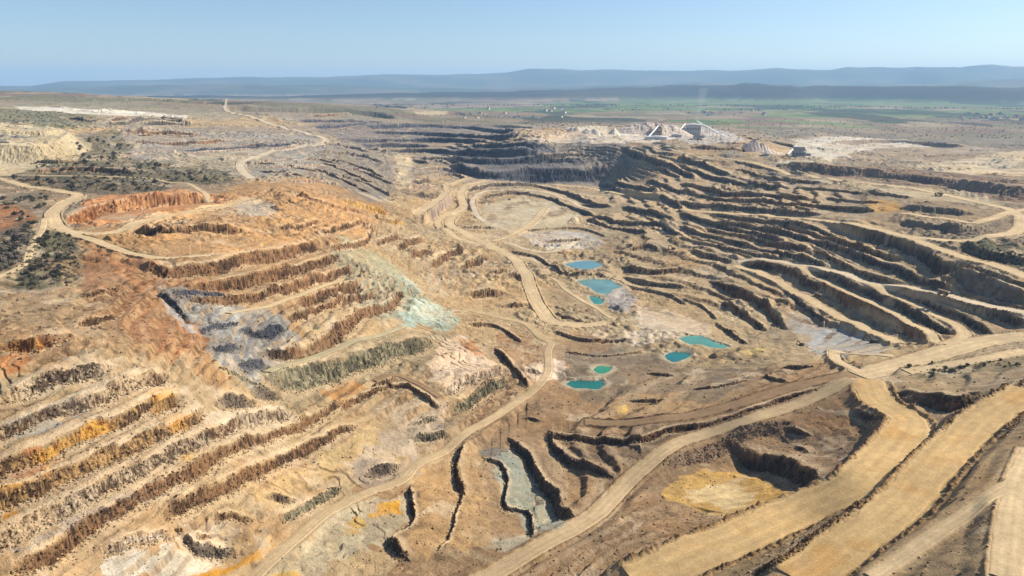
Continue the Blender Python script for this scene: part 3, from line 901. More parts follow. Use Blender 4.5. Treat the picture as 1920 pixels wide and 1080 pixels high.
def spot(px, py):                                 # a surveyed point on the finished land
    az, tn = ray(np.array([float(px)]), np.array([float(py)]))
    v = np.linspace(math.log(240.0), math.log(9000.0), 6000)
    z = bilin(ZF, U1, V1, az + 0 * v, v)
    k = np.argmax(CAM_Z - np.exp(v) * tn <= z)
    r_ = math.exp(v[k])
    return Vector((r_ * math.sin(az[0]), r_ * math.cos(az[0]), float(z[k])))
# ------------------------------------------------------------------ materials
def new_mat(name, rough=.9, spec=.2):
    m = bpy.data.materials.new(name); m.use_nodes = True
    b = m.node_tree.nodes["Principled BSDF"]
    b.inputs["Roughness"].default_value = rough
    b.inputs["Specular IOR Level"].default_value = spec
    return m, m.node_tree, b

def noise_node(nt, coord, scale, detail=4, rough=.6):
    nd = nt.nodes.new("ShaderNodeTexNoise")
    nd.inputs["Scale"].default_value = scale; nd.inputs["Detail"].default_value = detail; nd.inputs["Roughness"].default_value = rough
    nt.links.new(coord, nd.inputs["Vector"])
    return nd.outputs["Fac"]

def ramp_node(nt, fac, lo, hi, a, b):
    mr = nt.nodes.new("ShaderNodeMapRange")
    mr.inputs[1].default_value = lo; mr.inputs[2].default_value = hi; mr.inputs[3].default_value = a; mr.inputs[4].default_value = b
    nt.links.new(fac, mr.inputs[0])
    return mr.outputs[0]

def math_node(nt, op, a, b):
    m = nt.nodes.new("ShaderNodeMath"); m.operation = op
    for k, s in enumerate((a, b)):
        if isinstance(s, (int, float)): m.inputs[k].default_value = s
        else: nt.links.new(s, m.inputs[k])
    return m.outputs[0]

def ground_material(name, bump):
    m, nt, b = new_mat(name, .95, .08)
    at = nt.nodes.new("ShaderNodeAttribute"); at.attribute_name = "col"
    geo = nt.nodes.new("ShaderNodeNewGeometry")
    p = geo.outputs["Position"]
    f = ramp_node(nt, noise_node(nt, p, .9, 5, .7), .25, .75, .74, 1.26)
    g = ramp_node(nt, noise_node(nt, p, .16, 5, .65), .28, .72, .84, 1.16)
    v = math_node(nt, 'MULTIPLY', f, g)
    mx = nt.nodes.new("ShaderNodeVectorMath"); mx.operation = 'SCALE'
    nt.links.new(at.outputs["Color"], mx.inputs[0]); nt.links.new(v, mx.inputs["Scale"])
    nt.links.new(mx.outputs[0], b.inputs["Base Color"])
    if bump:
        bp = nt.nodes.new("ShaderNodeBump"); bp.inputs["Strength"].default_value = bump; bp.inputs["Distance"].default_value = 1.2
        nt.links.new(noise_node(nt, p, .55, 6, .72), bp.inputs["Height"])
        nt.links.new(bp.outputs[0], b.inputs["Normal"])
    return m

M_GROUND = ground_material("broken_ground", .9)
M_ROAD = ground_material("haul_road_dust", .25)
M_HILL = ground_material("wooded_hills", 0)

def plain(name, c, rough=.8, spec=.25, metal=0, var=.18, scale=1.5):
    m, nt, b = new_mat(name, rough, spec)
    b.inputs["Metallic"].default_value = metal
    tc = nt.nodes.new("ShaderNodeTexCoord")
    v = ramp_node(nt, noise_node(nt, tc.outputs["Object"], scale, 4), .3, .7, 1 - var, 1 + var)
    mx = nt.nodes.new("ShaderNodeVectorMath"); mx.operation = 'SCALE'
    mx.inputs[0].default_value = c; nt.links.new(v, mx.inputs["Scale"])
    nt.links.new(mx.outputs[0], b.inputs["Base Color"])
    return m

# ------------------------------------------------------------------ tagging
def tag(o, label=None, cat=None, group=None, kind=None):
    if label: o["label"] = label
    if cat: o["category"] = cat
    if group: o["group"] = group
    if kind: o["kind"] = kind
    return o

def link_mesh(name, me, mat=None, parent=None):
    o = bpy.data.objects.new(name, me); col.objects.link(o)
    if mat is not None: me.materials.append(mat)
    if parent is not None: o.parent = parent
    return o

def grid_mesh(name, P, C, smooth=True, mat=None):
    nv, nu = P.shape[:2]
    me = bpy.data.meshes.new(name)
    me.vertices.add(nv * nu)
    me.vertices.foreach_set("co", np.ascontiguousarray(P.reshape(-1), dtype=F32))
    idx = np.arange(nv * nu, dtype=np.int32).reshape(nv, nu)
    q = np.stack([idx[:-1, :-1], idx[:-1, 1:], idx[1:, 1:], idx[1:, :-1]], -1).reshape(-1, 4)
    nf = len(q)
    me.loops.add(nf * 4); me.polygons.add(nf)
    me.loops.foreach_set("vertex_index", q.reshape(-1))
    me.polygons.foreach_set("loop_start", np.arange(0, nf * 4, 4, dtype=np.int32))
    me.update(calc_edges=True)
    me.polygons.foreach_set("use_smooth", np.full(nf, smooth))
    if C is not None:
        at = me.color_attributes.new("col", 'FLOAT_COLOR', 'POINT')
        c4 = np.ones((nv * nu, 4), dtype=F32); c4[:, :3] = C.reshape(-1, 3)
        at.data.foreach_set("color", c4.reshape(-1))
    return link_mesh(name, me, mat)

P3 = np.stack([X, Y, Z], -1)
i1 = int(np.searchsorted(R1, 3600)); i2 = int(np.searchsorted(R1, 11200))
tag(grid_mesh("ground", P3[:i1 + 1], COL[:i1 + 1], False, M_GROUND), "terraced tan and rust coloured ground of the open pit mine", "ground", kind="structure")
tag(grid_mesh("plain", P3[i1:i2 + 1], COL[i1:i2 + 1], True, M_GROUND), "flat patchwork of brown and green fields beyond the mine", "plain", kind="structure")
tag(grid_mesh("hills", P3[i2:], COL[i2:], True, M_HILL), "long blue wooded hill ranges on the horizon", "hills", kind="structure")
del P3

# ------------------------------------------------------------------ haul roads
for ri, rc, hw, Lf in ROADS_OUT:
    rl = np.exp(Lf[:, 1]); cx = rl * np.sin(Lf[:, 0]); cy = rl * np.cos(Lf[:, 0])
    tx = np.gradient(cx); ty = np.gradient(cy); ln = np.hypot(tx, ty) + 1e-9
    nx, ny = -ty / ln, tx / ln
    t = np.arange(len(cx)) * 2.5
    off = np.linspace(-1, 1, 33 if rc == 'gold' else 17)
    wob = 1 + (.16 if rc == 'gold' else .10) * fbm(t[:, None] / 13 + 40 * (off[None, :] > 0), 0 * t[:, None] + ri, 4, ri)
    o_ = off[None, :] * hw * wob
    px_ = cx[:, None] + nx[:, None] * o_; py_ = cy[:, None] + ny[:, None] * o_
    pz_ = land(px_, py_) + .22 + .00022 * rl[:, None] + .012 * ri - .5 * (np.abs(off[None, :]) > .99)
    c_ = alb(ROADC[rc])[None, None, :] * (1 + .09 * fbm(px_ / 14, py_ / 14, 3, ri) + .06 * fbm(px_ / 3, py_ / 3, 2, ri))[..., None]
    if rc == 'gold':
        og = sstep(-.1, .8, fbm(px_ / 22, py_ / 22, 4, ri + 9) + .25 * (cy[:, None] < 330))[..., None] * .5
        c_ = c_ + (alb((208, 152, 76)) - c_) * og
        pg = sstep(.1, .8, fbm(px_ / 17, py_ / 17, 4, ri + 19))[..., None] * .45
        c_ = c_ + (alb((190, 166, 126)) - c_) * pg
    un = np.stack([bilin(COL[..., q].astype(np.float64), U1, V1, np.arctan2(px_, py_), .5 * np.log(px_ ** 2 + py_ ** 2)) for q in range(3)], -1)
    mixr = np.clip(sstep(.45, 1.0, np.abs(off)[None, :] + .5 * fbm(px_ / 8, py_ / 8, 4, ri + 30)) * .95 + (.5 if rc == 'faint' else .14) + .25 * np.clip(fbm(px_ / 26, py_ / 26, 3, ri + 31), 0, 1), 0, 1)[..., None]
    c_ = c_ * (1 - mixr) + un * mixr
    tracks = .5 + .5 * np.cos(off * 9.4 + .8 * fbm(t[:, None] / 60, 0 * t[:, None], 2, ri + 1))
    c_ = c_ * (1 + .10 * fbm(px_ / 45, py_ / 45, 3, ri + 40))[..., None]
    ruts = (vnoise(t[:, None] / 55 + 0 * off[None, :], off[None, :] * hw / 1.2 + .8 * np.sin(t[:, None] / 40), ri + 41) + vnoise(t[:, None] / 24 + 0 * off[None, :], off[None, :] * hw / .6 + 1.3 * np.sin(t[:, None] / 28), ri + 43)) - 1
    c_ = c_ * (1 + .11 * ruts)[..., None]
    c_ = c_ * (1 - .10 * tracks * (np.abs(off) < .85))[..., None]
    tag(grid_mesh("haul_road", np.stack([px_, py_, pz_], -1), c_, True, M_ROAD),
        {'tan': "sandy haul road graded across the mine benches", 'pale': "pale dusty haul road on the mine benches", 'faint': "worn dusty road across the middle of the pit floor", 'gold': "wide golden earth ramp climbing out of the pit",
         'brown': "brown earth track beside the pit slope", 'sage': "narrow greenish bench track on the pit slope"}[rc], "road", "haul roads of the mine", "structure")

# ------------------------------------------------------------------ ponds
POND_NAMES = ["pale blue pond high on the pit floor", "milky teal pond with a grey silt shore", "small green pool below the milky teal pond",
              "jade green pond curving along the foot of the rock bench", "small dark teal pond between two mounds of spoil", "bright green round pool on the grey spoil", "deep teal pond nearest to the camera"]
for (head, L, zc), lab in zip(PONDS_OUT, POND_NAMES):
    c_ = tuple(float(q) for q in head.split(','))
    m, nt, b = new_mat("pond_water", .16, .3)
    geo = nt.nodes.new("ShaderNodeNewGeometry")
    f = ramp_node(nt, noise_node(nt, geo.outputs["Position"], .045, 4), .3, .7, .8, 1.25)
    mx = nt.nodes.new("ShaderNodeVectorMath"); mx.operation = 'SCALE'; mx.inputs[0].default_value = c_
    nt.links.new(f, mx.inputs["Scale"]); nt.links.new(mx.outputs[0], b.inputs["Base Color"])
    bp = nt.nodes.new("ShaderNodeBump"); bp.inputs["Strength"].default_value = .08; bp.inputs["Distance"].default_value = .3
    nt.links.new(noise_node(nt, geo.outputs["Position"], .8, 3), bp.inputs["Height"]); nt.links.new(bp.outputs[0], b.inputs["Normal"])
    rl = np.exp(L[:, 1]); x_, y_ = rl * np.sin(L[:, 0]), rl * np.cos(L[:, 0])
    cx, cy = x_.mean(), y_.mean()
    x_ = cx + (x_ - cx) * 1.03; y_ = cy + (y_ - cy) * 1.03
    me = bpy.data.meshes.new("pond")
    me.from_pydata([(a - cx, b_ - cy, 0) for a, b_ in zip(x_, y_)], [], [list(range(len(x_)))])
    if me.polygons[0].normal.z < 0: me.flip_normals()
    o = link_mesh("pond", me, m); o.location = (cx, cy, zc)
    tag(o, lab, "pond", "ponds on the pit floor", "structure")
# ------------------------------------------------------------------ builders
import bmesh
def bm_box(bm, c, s, rot=None, taper=None):
    """box of size s about c; taper = (x, y) scale of its top"""
    v = []
    for sx, sy, sz in ((-1, -1, -1), (1, -1, -1), (1, 1, -1), (-1, 1, -1), (-1, -1, 1), (1, -1, 1), (1, 1, 1), (-1, 1, 1)):
        k = taper if (taper and sz > 0) else (1, 1)
        p = Vector((sx * s[0] / 2 * k[0], sy * s[1] / 2 * k[1], sz * s[2] / 2))
        if rot: p = rot @ p
        v.append(bm.verts.new(p + Vector(c)))
    for f in ((0, 3, 2, 1), (4, 5, 6, 7), (0, 1, 5, 4), (1, 2, 6, 5), (2, 3, 7, 6), (3, 0, 4, 7)):
        bm.faces.new([v[i] for i in f])

def bm_prism(bm, pts, y0, y1):
    """outline in x-z pushed from y0 to y1"""
    a = [bm.verts.new((x, y0, z)) for x, z in pts]; b = [bm.verts.new((x, y1, z)) for x, z in pts]
    bm.faces.new(a); bm.faces.new(list(reversed(b)))
    for i in range(len(a)):
        j = (i + 1) % len(a)
        bm.faces.new([a[j], a[i], b[i], b[j]])

def bm_cyl(bm, p0, p1, r0, r1=None, n=12):
    r1 = r0 if r1 is None else r1
    p0, p1 = Vector(p0), Vector(p1); d = (p1 - p0).normalized()
    q = d.to_track_quat('Z', 'Y')
    ring = []
    for p, r_ in ((p0, r0), (p1, r1)):
        ring.append([bm.verts.new(p + q @ Vector((r_ * math.cos(2 * math.pi * k / n), r_ * math.sin(2 * math.pi * k / n), 0))) for k in range(n)])
    for k in range(n):
        bm.faces.new([ring[0][k], ring[0][(k + 1) % n], ring[1][(k + 1) % n], ring[1][k]])
    bm.faces.new(list(reversed(ring[0]))); bm.faces.new(ring[1])

def part(name, mat, parent, *ops, bevel=0.0):
    bm = bmesh.new()
    for fn, *a in ops: fn(bm, *a)
    bmesh.ops.recalc_face_normals(bm, faces=bm.faces)
    if bevel: bmesh.ops.bevel(bm, geom=list(bm.edges), offset=bevel, segments=1, affect='EDGES')
    me = bpy.data.meshes.new(name); bm.to_mesh(me); bm.free()
    return link_mesh(name, me, mat, parent)

def empty(name, loc, rz=0.0):
    o = bpy.data.objects.new(name, None); col.objects.link(o); o.location = loc; o.rotation_euler = (0, 0, rz); o.empty_display_size = 2
    return o

def copy_tree(o, parent=None):
    c = o.copy(); col.objects.link(c)
    if parent is not None: c.parent = parent
    for ch in list(o.children): copy_tree(ch, c)
    return c

def facing(p, turn):                              # heading measured from the line of sight at that place
    return -math.atan2(p.x, p.y) + turn

M_YEL = plain("dusty_ochre_paint", (.12, .075, .025), .6, .3)
M_DARK = plain("dark_steel", (.035, .03, .028), .6, .4)
M_GLASS = plain("cab_glass", (.03, .04, .045), .15, .5, 0, .05)
M_PALE = plain("pale_dusty_steel", (.55, .53, .48), .6, .3)
M_GREY = plain("grey_cladding", (.36, .36, .34), .7, .3, 0, .12, .3)
M_WHITE = plain("white_cladding", (.72, .70, .65), .7, .3, 0, .08, .3)
M_CONC = plain("stained_concrete", (.34, .31, .27), .9, .2, 0, .25, .3)
M_RUSTY = plain("rusty_roof", (.16, .11, .09), .8, .2)
M_ROOF = plain("red_tile_roof", (.34, .15, .09), .9, .1)
M_WALL = plain("pale_render", (.66, .60, .52), .9, .1)
M_PILE = plain("crushed_white_rock", (.66, .58, .46), 1, .05, 0, .2, .12)
M_PILE2 = plain("crushed_pinkish_rock", (.56, .46, .36), 1, .05, 0, .2, .12)

# ------------------------------------------------------------------ mine machines
def excavator(p, turn, label, size=1.0, tuck=0.0):
    r_ = empty("excavator", p, facing(p, turn)); r_.scale = (size,) * 3
    tag(r_, label, "excavator")
    shoe = [(-2.7, .45), (-2.2, 0), (2.2, 0), (2.7, .45), (2.7, .75), (2.2, 1.2), (-2.2, 1.2), (-2.7, .75)]
    for y in (-1.75, 1.15): part("track", M_DARK, r_, (bm_prism, shoe, y, y + .6), bevel=.06)
    part("undercarriage", M_DARK, r_, (bm_box, (0, 0, .75), (2.6, 2.3, .5)), (bm_cyl, (0, 0, .9), (0, 0, 1.35), .9))
    part("body", M_YEL, r_, (bm_prism, [(-1.2, 1.35), (3.0, 1.35), (3.3, 1.8), (3.2, 2.9), (2.2, 3.1), (-.2, 3.0), (-1.2, 2.4)], -1.5, 1.5), bevel=.08)
    cab = part("cab", M_YEL, r_, (bm_prism, [(-2.2, 1.5), (-.4, 1.5), (-.4, 3.5), (-1.5, 3.6), (-2.1, 2.6)], -1.45, -.35), bevel=.05)
    part("window", M_GLASS, cab, (bm_prism, [(-2.0, 2.1), (-.6, 2.1), (-.6, 3.3), (-1.45, 3.4), (-2.0, 2.65)], -1.49, -.31))
    a = Vector((-1.0, 0, 2.0)); k = Vector((-3.6, 0, 5.6)); t = Vector((-6.6 + tuck, 0, 6.2))
    part("boom", M_YEL, r_, (bm_prism, [(-.9, 1.8), (-.7, 2.5), (-3.2, 6.1), (-4.0, 6.5), (-6.7 + tuck, 6.5), (-6.7 + tuck, 5.9), (-4.1, 5.5), (-1.5, 2.0)], -.35, .35), bevel=.05)
    part("stick", M_YEL, r_, (bm_prism, [(-5.9 + tuck, 6.7), (-6.8 + tuck, 7.1), (-7.6 + tuck, 2.3), (-7.0 + tuck, 2.2)], -.27, .27), bevel=.04)
    part("bucket", M_DARK, r_, (bm_prism, [(-7.8 + tuck, 2.4), (-6.8 + tuck, 2.5), (-6.0 + tuck, 1.7), (-6.1 + tuck, .8), (-6.9 + tuck, .5), (-7.6 + tuck, .9), (-6.9 + tuck, 1.2), (-7.0 + tuck, 1.7)], -.75, .75))
    part("boom_ram", M_PALE, r_, (bm_cyl, (-1.6, .0, 1.9), (-3.5, .0, 4.9), .13))
    return r_

def haul_truck(p, turn, label, size=1.0):
    r_ = empty("haul_truck", p, facing(p, turn)); r_.scale = (size,) * 3
    tag(r_, label, "truck")
    part("chassis", M_DARK, r_, (bm_box, (0, 0, 1.5), (8.2, 1.6, .7)), (bm_box, (-3.6, 0, 1.7), (1.4, 3.6, .9)))
    part("dump_bed", M_YEL, r_, (bm_prism, [(-4.9, 4.9), (-2.2, 4.7), (-1.9, 3.0), (3.6, 2.6), (5.0, 3.9), (4.4, 4.3), (-2.0, 4.95), (-4.9, 5.15)], -2.3, 2.3), bevel=.06)
    cab = part("cab", M_PALE, r_, (bm_box, (-3.9, -.9, 3.2), (1.7, 1.7, 2.1), None, (.9, .9)), bevel=.06)
    part("window", M_GLASS, cab, (bm_box, (-3.95, -.9, 3.6), (1.66, 1.72, .8)))
    part("engine_hood", M_YEL, r_, (bm_box, (-3.9, 1.0, 2.7), (1.9, 1.7, 1.5)), bevel=.06)
    for x, y in ((-3.1, -1.9), (-3.1, 1.9), (2.3, -1.7), (2.3, 1.7)):
        wd_ = .8 if x < 0 else 1.3
        w_ = part("wheel", M_DARK, r_, (bm_cyl, (x, y - wd_ / 2, 1.3), (x, y + wd_ / 2, 1.3), 1.3, None, 18), bevel=.08)
        part("rim", M_PALE, w_, (bm_cyl, (x, y - wd_ / 2 - .03, 1.3), (x, y + wd_ / 2 + .03, 1.3), .6, None, 14))
    return r_

def drill_rig(p, turn, label):
    r_ = empty("drill_rig", p, facing(p, turn)); tag(r_, label, "drill rig")
    for y in (-1.7, 1.1): part("track", M_DARK, r_, (bm_prism, [(-3, .4), (-2.5, 0), (2.5, 0), (3, .4), (2.5, 1.1), (-2.5, 1.1)], y, y + .6))
    part("body", M_YEL, r_, (bm_box, (.6, 0, 2.2), (5.2, 2.8, 1.9), None, (.94, .9)), bevel=.08)
    cab = part("cab", M_PALE, r_, (bm_box, (-2.9, -.6, 2.4), (1.5, 1.5, 2.2)), bevel=.05)
    part("window", M_GLASS, cab, (bm_box, (-2.9, -.6, 2.8), (1.54, 1.54, .9)))
    part("mast", M_DARK, r_, *[(bm_box, (-4.1 + dx, .5 + dy, 6.2), (.14, .14, 11.5)) for dx in (-.4, .4) for dy in (-.4, .4)],
         *[(bm_box, (-4.1, .5, 1.4 + k * 1.2), (.9, .9, .1)) for k in range(9)])
    part("drill_string", M_PALE, r_, (bm_cyl, (-4.1, .5, 0), (-4.1, .5, 11.0), .16))
    return r_

P = spot
excavator(P(1637, 643), 0, "dark excavator with raised bent boom on the grey flat at the foot of the bench", 1.35)
excavator(P(1502, 648), .5, "smaller excavator with its arm tucked in, beside the brown spoil rim", 1.0, 1.6)
haul_truck(P(1533, 557), -.6, "dark haul truck on the sandy ramp below the longest rock bench", 1.0)
haul_truck(P(1768, 555), -.35, "haul truck on the pale road high on the terraced wall", 1.3)
haul_truck(P(1760, 368), .1, "haul truck on the wide sandy flat by the far brown dump", 1.5)
haul_truck(P(1487, 345), .2, "haul truck small and dark on the upper pit rim near the crusher", 1.4)
haul_truck(P(1180, 463), .3, "haul truck on the pit floor beside the spoil mounds", 1.2)
drill_rig(P(955, 375), 0, "drill rig with upright mast at the back of the round tan flat")
excavator(P(1262, 468), .2, "excavator working in the small bowl left of the benches", 1.2)

# ------------------------------------------------------------------ processing plant and crusher
def metres(p, px):                                # size at that place of a length in the 1920 wide photograph
    return px * math.hypot(math.hypot(p.x, p.y), CAM_Z - p.z) / FOCAL

def shed(name, p, wpx, hpx, dpx, mat, label, cat, turn=0.0, roof=.25, bays=6, roof_mat=None):
    r_ = empty(name, p, facing(p, turn)); tag(r_, label, cat)
    w_, h_, d_ = metres(p, wpx), metres(p, hpx), metres(p, dpx)
    e_ = h_ * (1 - roof)
    part("wall", mat, r_, (bm_box, (0, 0, e_ / 2 - 1.5), (w_, d_, e_ + 3)))
    part("roof", roof_mat or mat, r_, (bm_prism, [(-w_ / 2 - .6, e_), (w_ / 2 + .6, e_), (w_ / 2 + .6, e_ + .5), (0, h_), (-w_ / 2 - .6, e_ + .5)], -d_ / 2 - .6, d_ / 2 + .6))
    for k in range(bays):
        part("door" if k == bays // 2 else "window", M_DARK, r_, (bm_box, ((k + .5) / bays * w_ - w_ / 2, -d_ / 2 - .05, e_ * .3 if k == bays // 2 else e_ * .55), (w_ / bays * .45, .5, e_ * (.6 if k == bays // 2 else .28))))
    return r_

def conveyor(p0, p1, h0, h1, label, wd=3.4):
    r_ = empty("conveyor", p0, 0); tag(r_, label, "conveyor")
    a = Vector((0, 0, h0)); b = p1 - p0 + Vector((0, 0, h1)); d = b - a
    q = d.to_track_quat('X', 'Z').to_matrix()
    part("gallery", M_WHITE, r_, (bm_box, (a + b) / 2, (d.length, wd, 3.2), q))
    for k in range(1, 6):
        c = a + d * k / 6
        g = float(land(p0.x + c.x, p0.y + c.y)) - p0.z
        part("trestle", M_GREY, r_, (bm_box, (c.x, c.y - 1.6, (c.z + g) / 2 - 1), (.7, .7, max(1, c.z - g))), (bm_box, (c.x, c.y + 1.6, (c.z + g) / 2 - 1), (.7, .7, max(1, c.z - g))))

p = P(1299, 254)
r_ = empty("mill_building", p, facing(p, 0)); tag(r_, "tall grey clad mill building in the plant on the far rim", "building")
w_ = metres(p, 26); h_ = metres(p, 19)
part("wall", M_GREY, r_, (bm_box, (0, 0, h_ / 2 - 2), (w_, w_ * .7, h_ + 4)), (bm_box, (-w_ * .62, 0, h_ * .3), (w_ * .3, w_ * .5, h_ * .7)))
part("roof", M_WHITE, r_, (bm_prism, [(-w_ / 2 - 1, h_), (w_ / 2 + 1, h_), (0, h_ + 4)], -w_ * .36, w_ * .36))
for k in range(5): part("window", M_DARK, r_, (bm_box, ((k - 2) * w_ * .18, -w_ * .35 - .1, h_ * .62), (w_ * .09, .6, h_ * .12)))
for k in range(2): part("vent_stack", M_GREY, r_, (bm_cyl, ((k - .5) * w_ * .5, 0, h_), ((k - .5) * w_ * .5, 0, h_ + 13), 1.4))
conveyor(P(1358, 258), P(1318, 250), 5, 36, "long white conveyor gallery sloping down right of the mill building", 5.0)
conveyor(P(1330, 252), P(1306, 244), 22, 40, "short high conveyor gallery above the mill building", 5.0)
conveyor(P(1272, 250), P(1284, 246), 4, 34, "conveyor gallery rising to the left side of the mill building", 4.0)
for q, lab in (((1288, 253), "white round silo nearest the mill building"), ((1282, 255), "white round silo left of its taller neighbour")):
    p = P(*q); r_ = empty("silo", p); tag(r_, lab, "silo")
    h_ = metres(p, 8 if q[0] == 1288 else 5)
    part("drum", M_WHITE, r_, (bm_cyl, (0, 0, -2), (0, 0, h_ * .75), h_ * .38, None, 20))
    part("cone_roof", M_WHITE, r_, (bm_cyl, (0, 0, h_ * .75), (0, 0, h_), h_ * .4, .4, 20))
shed("long_shed", P(1231, 261), 36, 6, 12, M_WHITE, "long low white shed on the edge of the far rim", "shed", 0, .3, 8)
shed("plant_shed", P(1222, 254), 9, 12, 8, M_CONC, "brown concrete plant shed left of the long white shed", "shed", 0, .2, 3)
shed("screen_house", P(1236, 254), 8, 16, 8, M_CONC, "narrow tall screen house behind the long white shed", "building", .2, .2, 3, M_RUSTY)
shed("workshop", P(1268, 257), 18, 6, 10, M_PALE, "pale workshop between the white shed and the mill building", "shed", 0, .3, 5)
shed("store_shed", P(1310, 259), 20, 5, 9, M_PALE, "low pale store shed in front of the mill building", "shed", 0, .35, 5, M_RUSTY)
conveyor(P(1215, 260), P(1236, 252), 4, 40, "dark trestled conveyor feeding the tall screen house", 3.2)
p = P(1497, 292)
r_ = empty("crusher_house", p, facing(p, 0)); tag(r_, "dark crusher house with pale flat roof on the right rim", "building")
w_ = metres(p, 20); h_ = metres(p, 17)
part("wall", M_GREY, r_, (bm_box, (0, 0, h_ * .2), (w_ * 1.15, w_ * .7, h_ * .5)), (bm_box, (0, 0, h_ * .62), (w_ * .8, w_ * .6, h_ * .44)))
part("roof", M_PALE, r_, (bm_box, (0, 0, h_ * .88), (w_ * .95, w_ * .72, h_ * .10)))
part("hopper", M_CONC, r_, (bm_box, (0, -w_ * .2, h_ * .72), (w_ * .9, w_ * .35, h_ * .18), None, (1.15, 1.2)))
for k in range(4): part("window", M_DARK, r_, (bm_box, ((k - 1.5) * w_ * .24, -w_ * .36, h_ * .22), (w_ * .12, .6, h_ * .16)))
conveyor(P(1476, 292), P(1492, 288), 3, 24, "dark feeder conveyor left of the crusher house", 3.0)
shed("crusher_office", P(1515, 292), 9, 5, 7, M_GREY, "small grey office right of the crusher house", "shed", 0, .3, 3)
shed("pump_house", P(1436, 291), 10, 4, 6, M_PALE, "pale pump house left of the crusher, below the rust coloured heap", "shed", 0, .3, 3)

def heap(p, wpx, hpx, dpx, mat, label, lobes, seed):
    w_, h_, d_ = metres(p, wpx), metres(p, hpx), metres(p, dpx)
    n_ = 56
    g = np.linspace(-.5, .5, n_); gx_, gy_ = np.meshgrid(g * w_ * 1.3, g * d_ * 1.3)
    z = np.zeros_like(gx_)
    for lx, ly, lr, lh in lobes:
        d = np.hypot((gx_ / w_ - lx) / lr, (gy_ / d_ - ly) / lr)
        z = np.maximum(z, lh * np.clip(1 - d, 0, 1))
    z = z * h_ * (1 + .12 * fbm(gx_ / 9, gy_ / 9, 3, seed)) + 1.2 * fbm(gx_ / 6, gy_ / 6, 3, seed + 1) * (z > .02)
    base = land(p.x + gx_, p.y + gy_) - p.z
    o = grid_mesh("stockpile", np.stack([gx_, gy_, base - 1.5 + z], -1), None, False, mat)
    o.location = p
    tag(o, label, "stockpile")
heap(P(1152, 253), 26, 14, 20, M_PILE, "pointed cone of pale crushed rock left of the plant", [(0, 0, .5, 1.0)], 1)
heap(P(1100, 251), 74, 12, 26, M_PILE, "long pale yellowish ridge of crushed rock at the far left of the plant", [(-.36, 0, .2, .8), (-.2, 0, .22, 1), (0, 0, .25, .92), (.2, 0, .24, 1), (.38, 0, .16, .7)], 2)
heap(P(1225, 253), 120, 20, 50, M_PILE2, "broad pinkish flat topped stockpile behind the plant sheds", [(-.25, .1, .42, .95), (-.08, .1, .45, 1.15), (.1, .1, .45, 1.12), (.28, .1, .38, .95)], 3)
heap(P(1432, 284), 74, 18, 30, M_PILE2, "rust and pink stockpile sloping toward the crusher", [(-.25, 0, .38, 1.0), (-.05, 0, .4, .8), (.2, 0, .35, .45)], 4)

# ------------------------------------------------------------------ villages
def house_mesh(k):
    rnd = random.Random(40 + k); w_, d_, h_ = rnd.uniform(12, 22), rnd.uniform(10, 14), rnd.uniform(5, 9)
    bm = bmesh.new()
    bm_box(bm, (0, 0, h_ / 2 - 1), (w_, d_, h_ + 2)); nw = len(bm.faces)
    bm_prism(bm, [(-w_ / 2 - .5, h_ + .02), (w_ / 2 + .5, h_ + .02), (0, h_ + 3.2)], -d_ / 2 - .5, d_ / 2 + .5)
    nr = len(bm.faces)
    for x in (-.3, 0, .3): bm_box(bm, (x * w_, -d_ / 2, h_ * .5), (w_ * .11, .3, h_ * .3))
    bmesh.ops.recalc_face_normals(bm, faces=bm.faces)
    for i, f in enumerate(bm.faces): f.material_index = 0 if i < nw else (1 if i < nr else 2)
    me = bpy.data.meshes.new("house"); bm.to_mesh(me); bm.free()
    me.materials.append(M_WALL if k % 3 else M_WHITE); me.materials.append(M_ROOF if k % 4 else M_RUSTY); me.materials.append(M_DARK)
    return me
HOUSES = [house_mesh(k) for k in range(6)]
def village(n_, x0, x1, y0, y1, label, group, seed, name="house"):
    rnd = random.Random(seed); k = 0
    while k < n_:
        q = spot(rnd.uniform(x0, x1), rnd.uniform(y0, y1))
        o = bpy.data.objects.new(name, HOUSES[rnd.randrange(6)]); col.objects.link(o)
        s_ = rnd.uniform(.9, 1.5) * max(1.0, q.length / 4600)
        o.location = q; o.scale = (s_, s_, s_); o.rotation_euler = (0, 0, rnd.uniform(0, 6.28))
        tag(o, label, "house", group); k += 1
village(46, 585, 705, 176, 184, "small house with a reddish roof in the village on the left skyline", "houses of the hill village", 1)
village(26, 1800, 1920, 214, 226, "small pale house in the hamlet at the far right of the green fields", "houses of the right hand hamlet", 2)
village(24, 850, 1060, 204, 222, "small pale house scattered on the brown plain behind the far benches", "houses on the brown plain", 3)
village(18, 1290, 1440, 206, 218, "small pale house in the line of buildings behind the plant", "houses behind the plant", 4)

# ------------------------------------------------------------------ trees and bushes
def leaf_material(name, c):
    m, nt, b = new_mat(name, .85, .15)
    oi = nt.nodes.new("ShaderNodeObjectInfo"); geo = nt.nodes.new("ShaderNodeNewGeometry")
    f = ramp_node(nt, noise_node(nt, geo.outputs["Position"], .7, 3), .3, .7, .6, 1.45)
    f2_ = ramp_node(nt, oi.outputs["Random"], 0, 1, .75, 1.3)
    mx = nt.nodes.new("ShaderNodeVectorMath"); mx.operation = 'SCALE'; mx.inputs[0].default_value = c
    nt.links.new(math_node(nt, 'MULTIPLY', f, f2_), mx.inputs["Scale"]); nt.links.new(mx.outputs[0], b.inputs["Base Color"])
    return m
M_LEAF = [leaf_material("olive_leaves", (.115, .106, .066)), leaf_material("grey_brown_twigs", (.14, .115, .092)), leaf_material("dark_green_leaves", (.066, .066, .044))]
M_BARK = plain("bark", (.09, .07, .05), .95, .1)

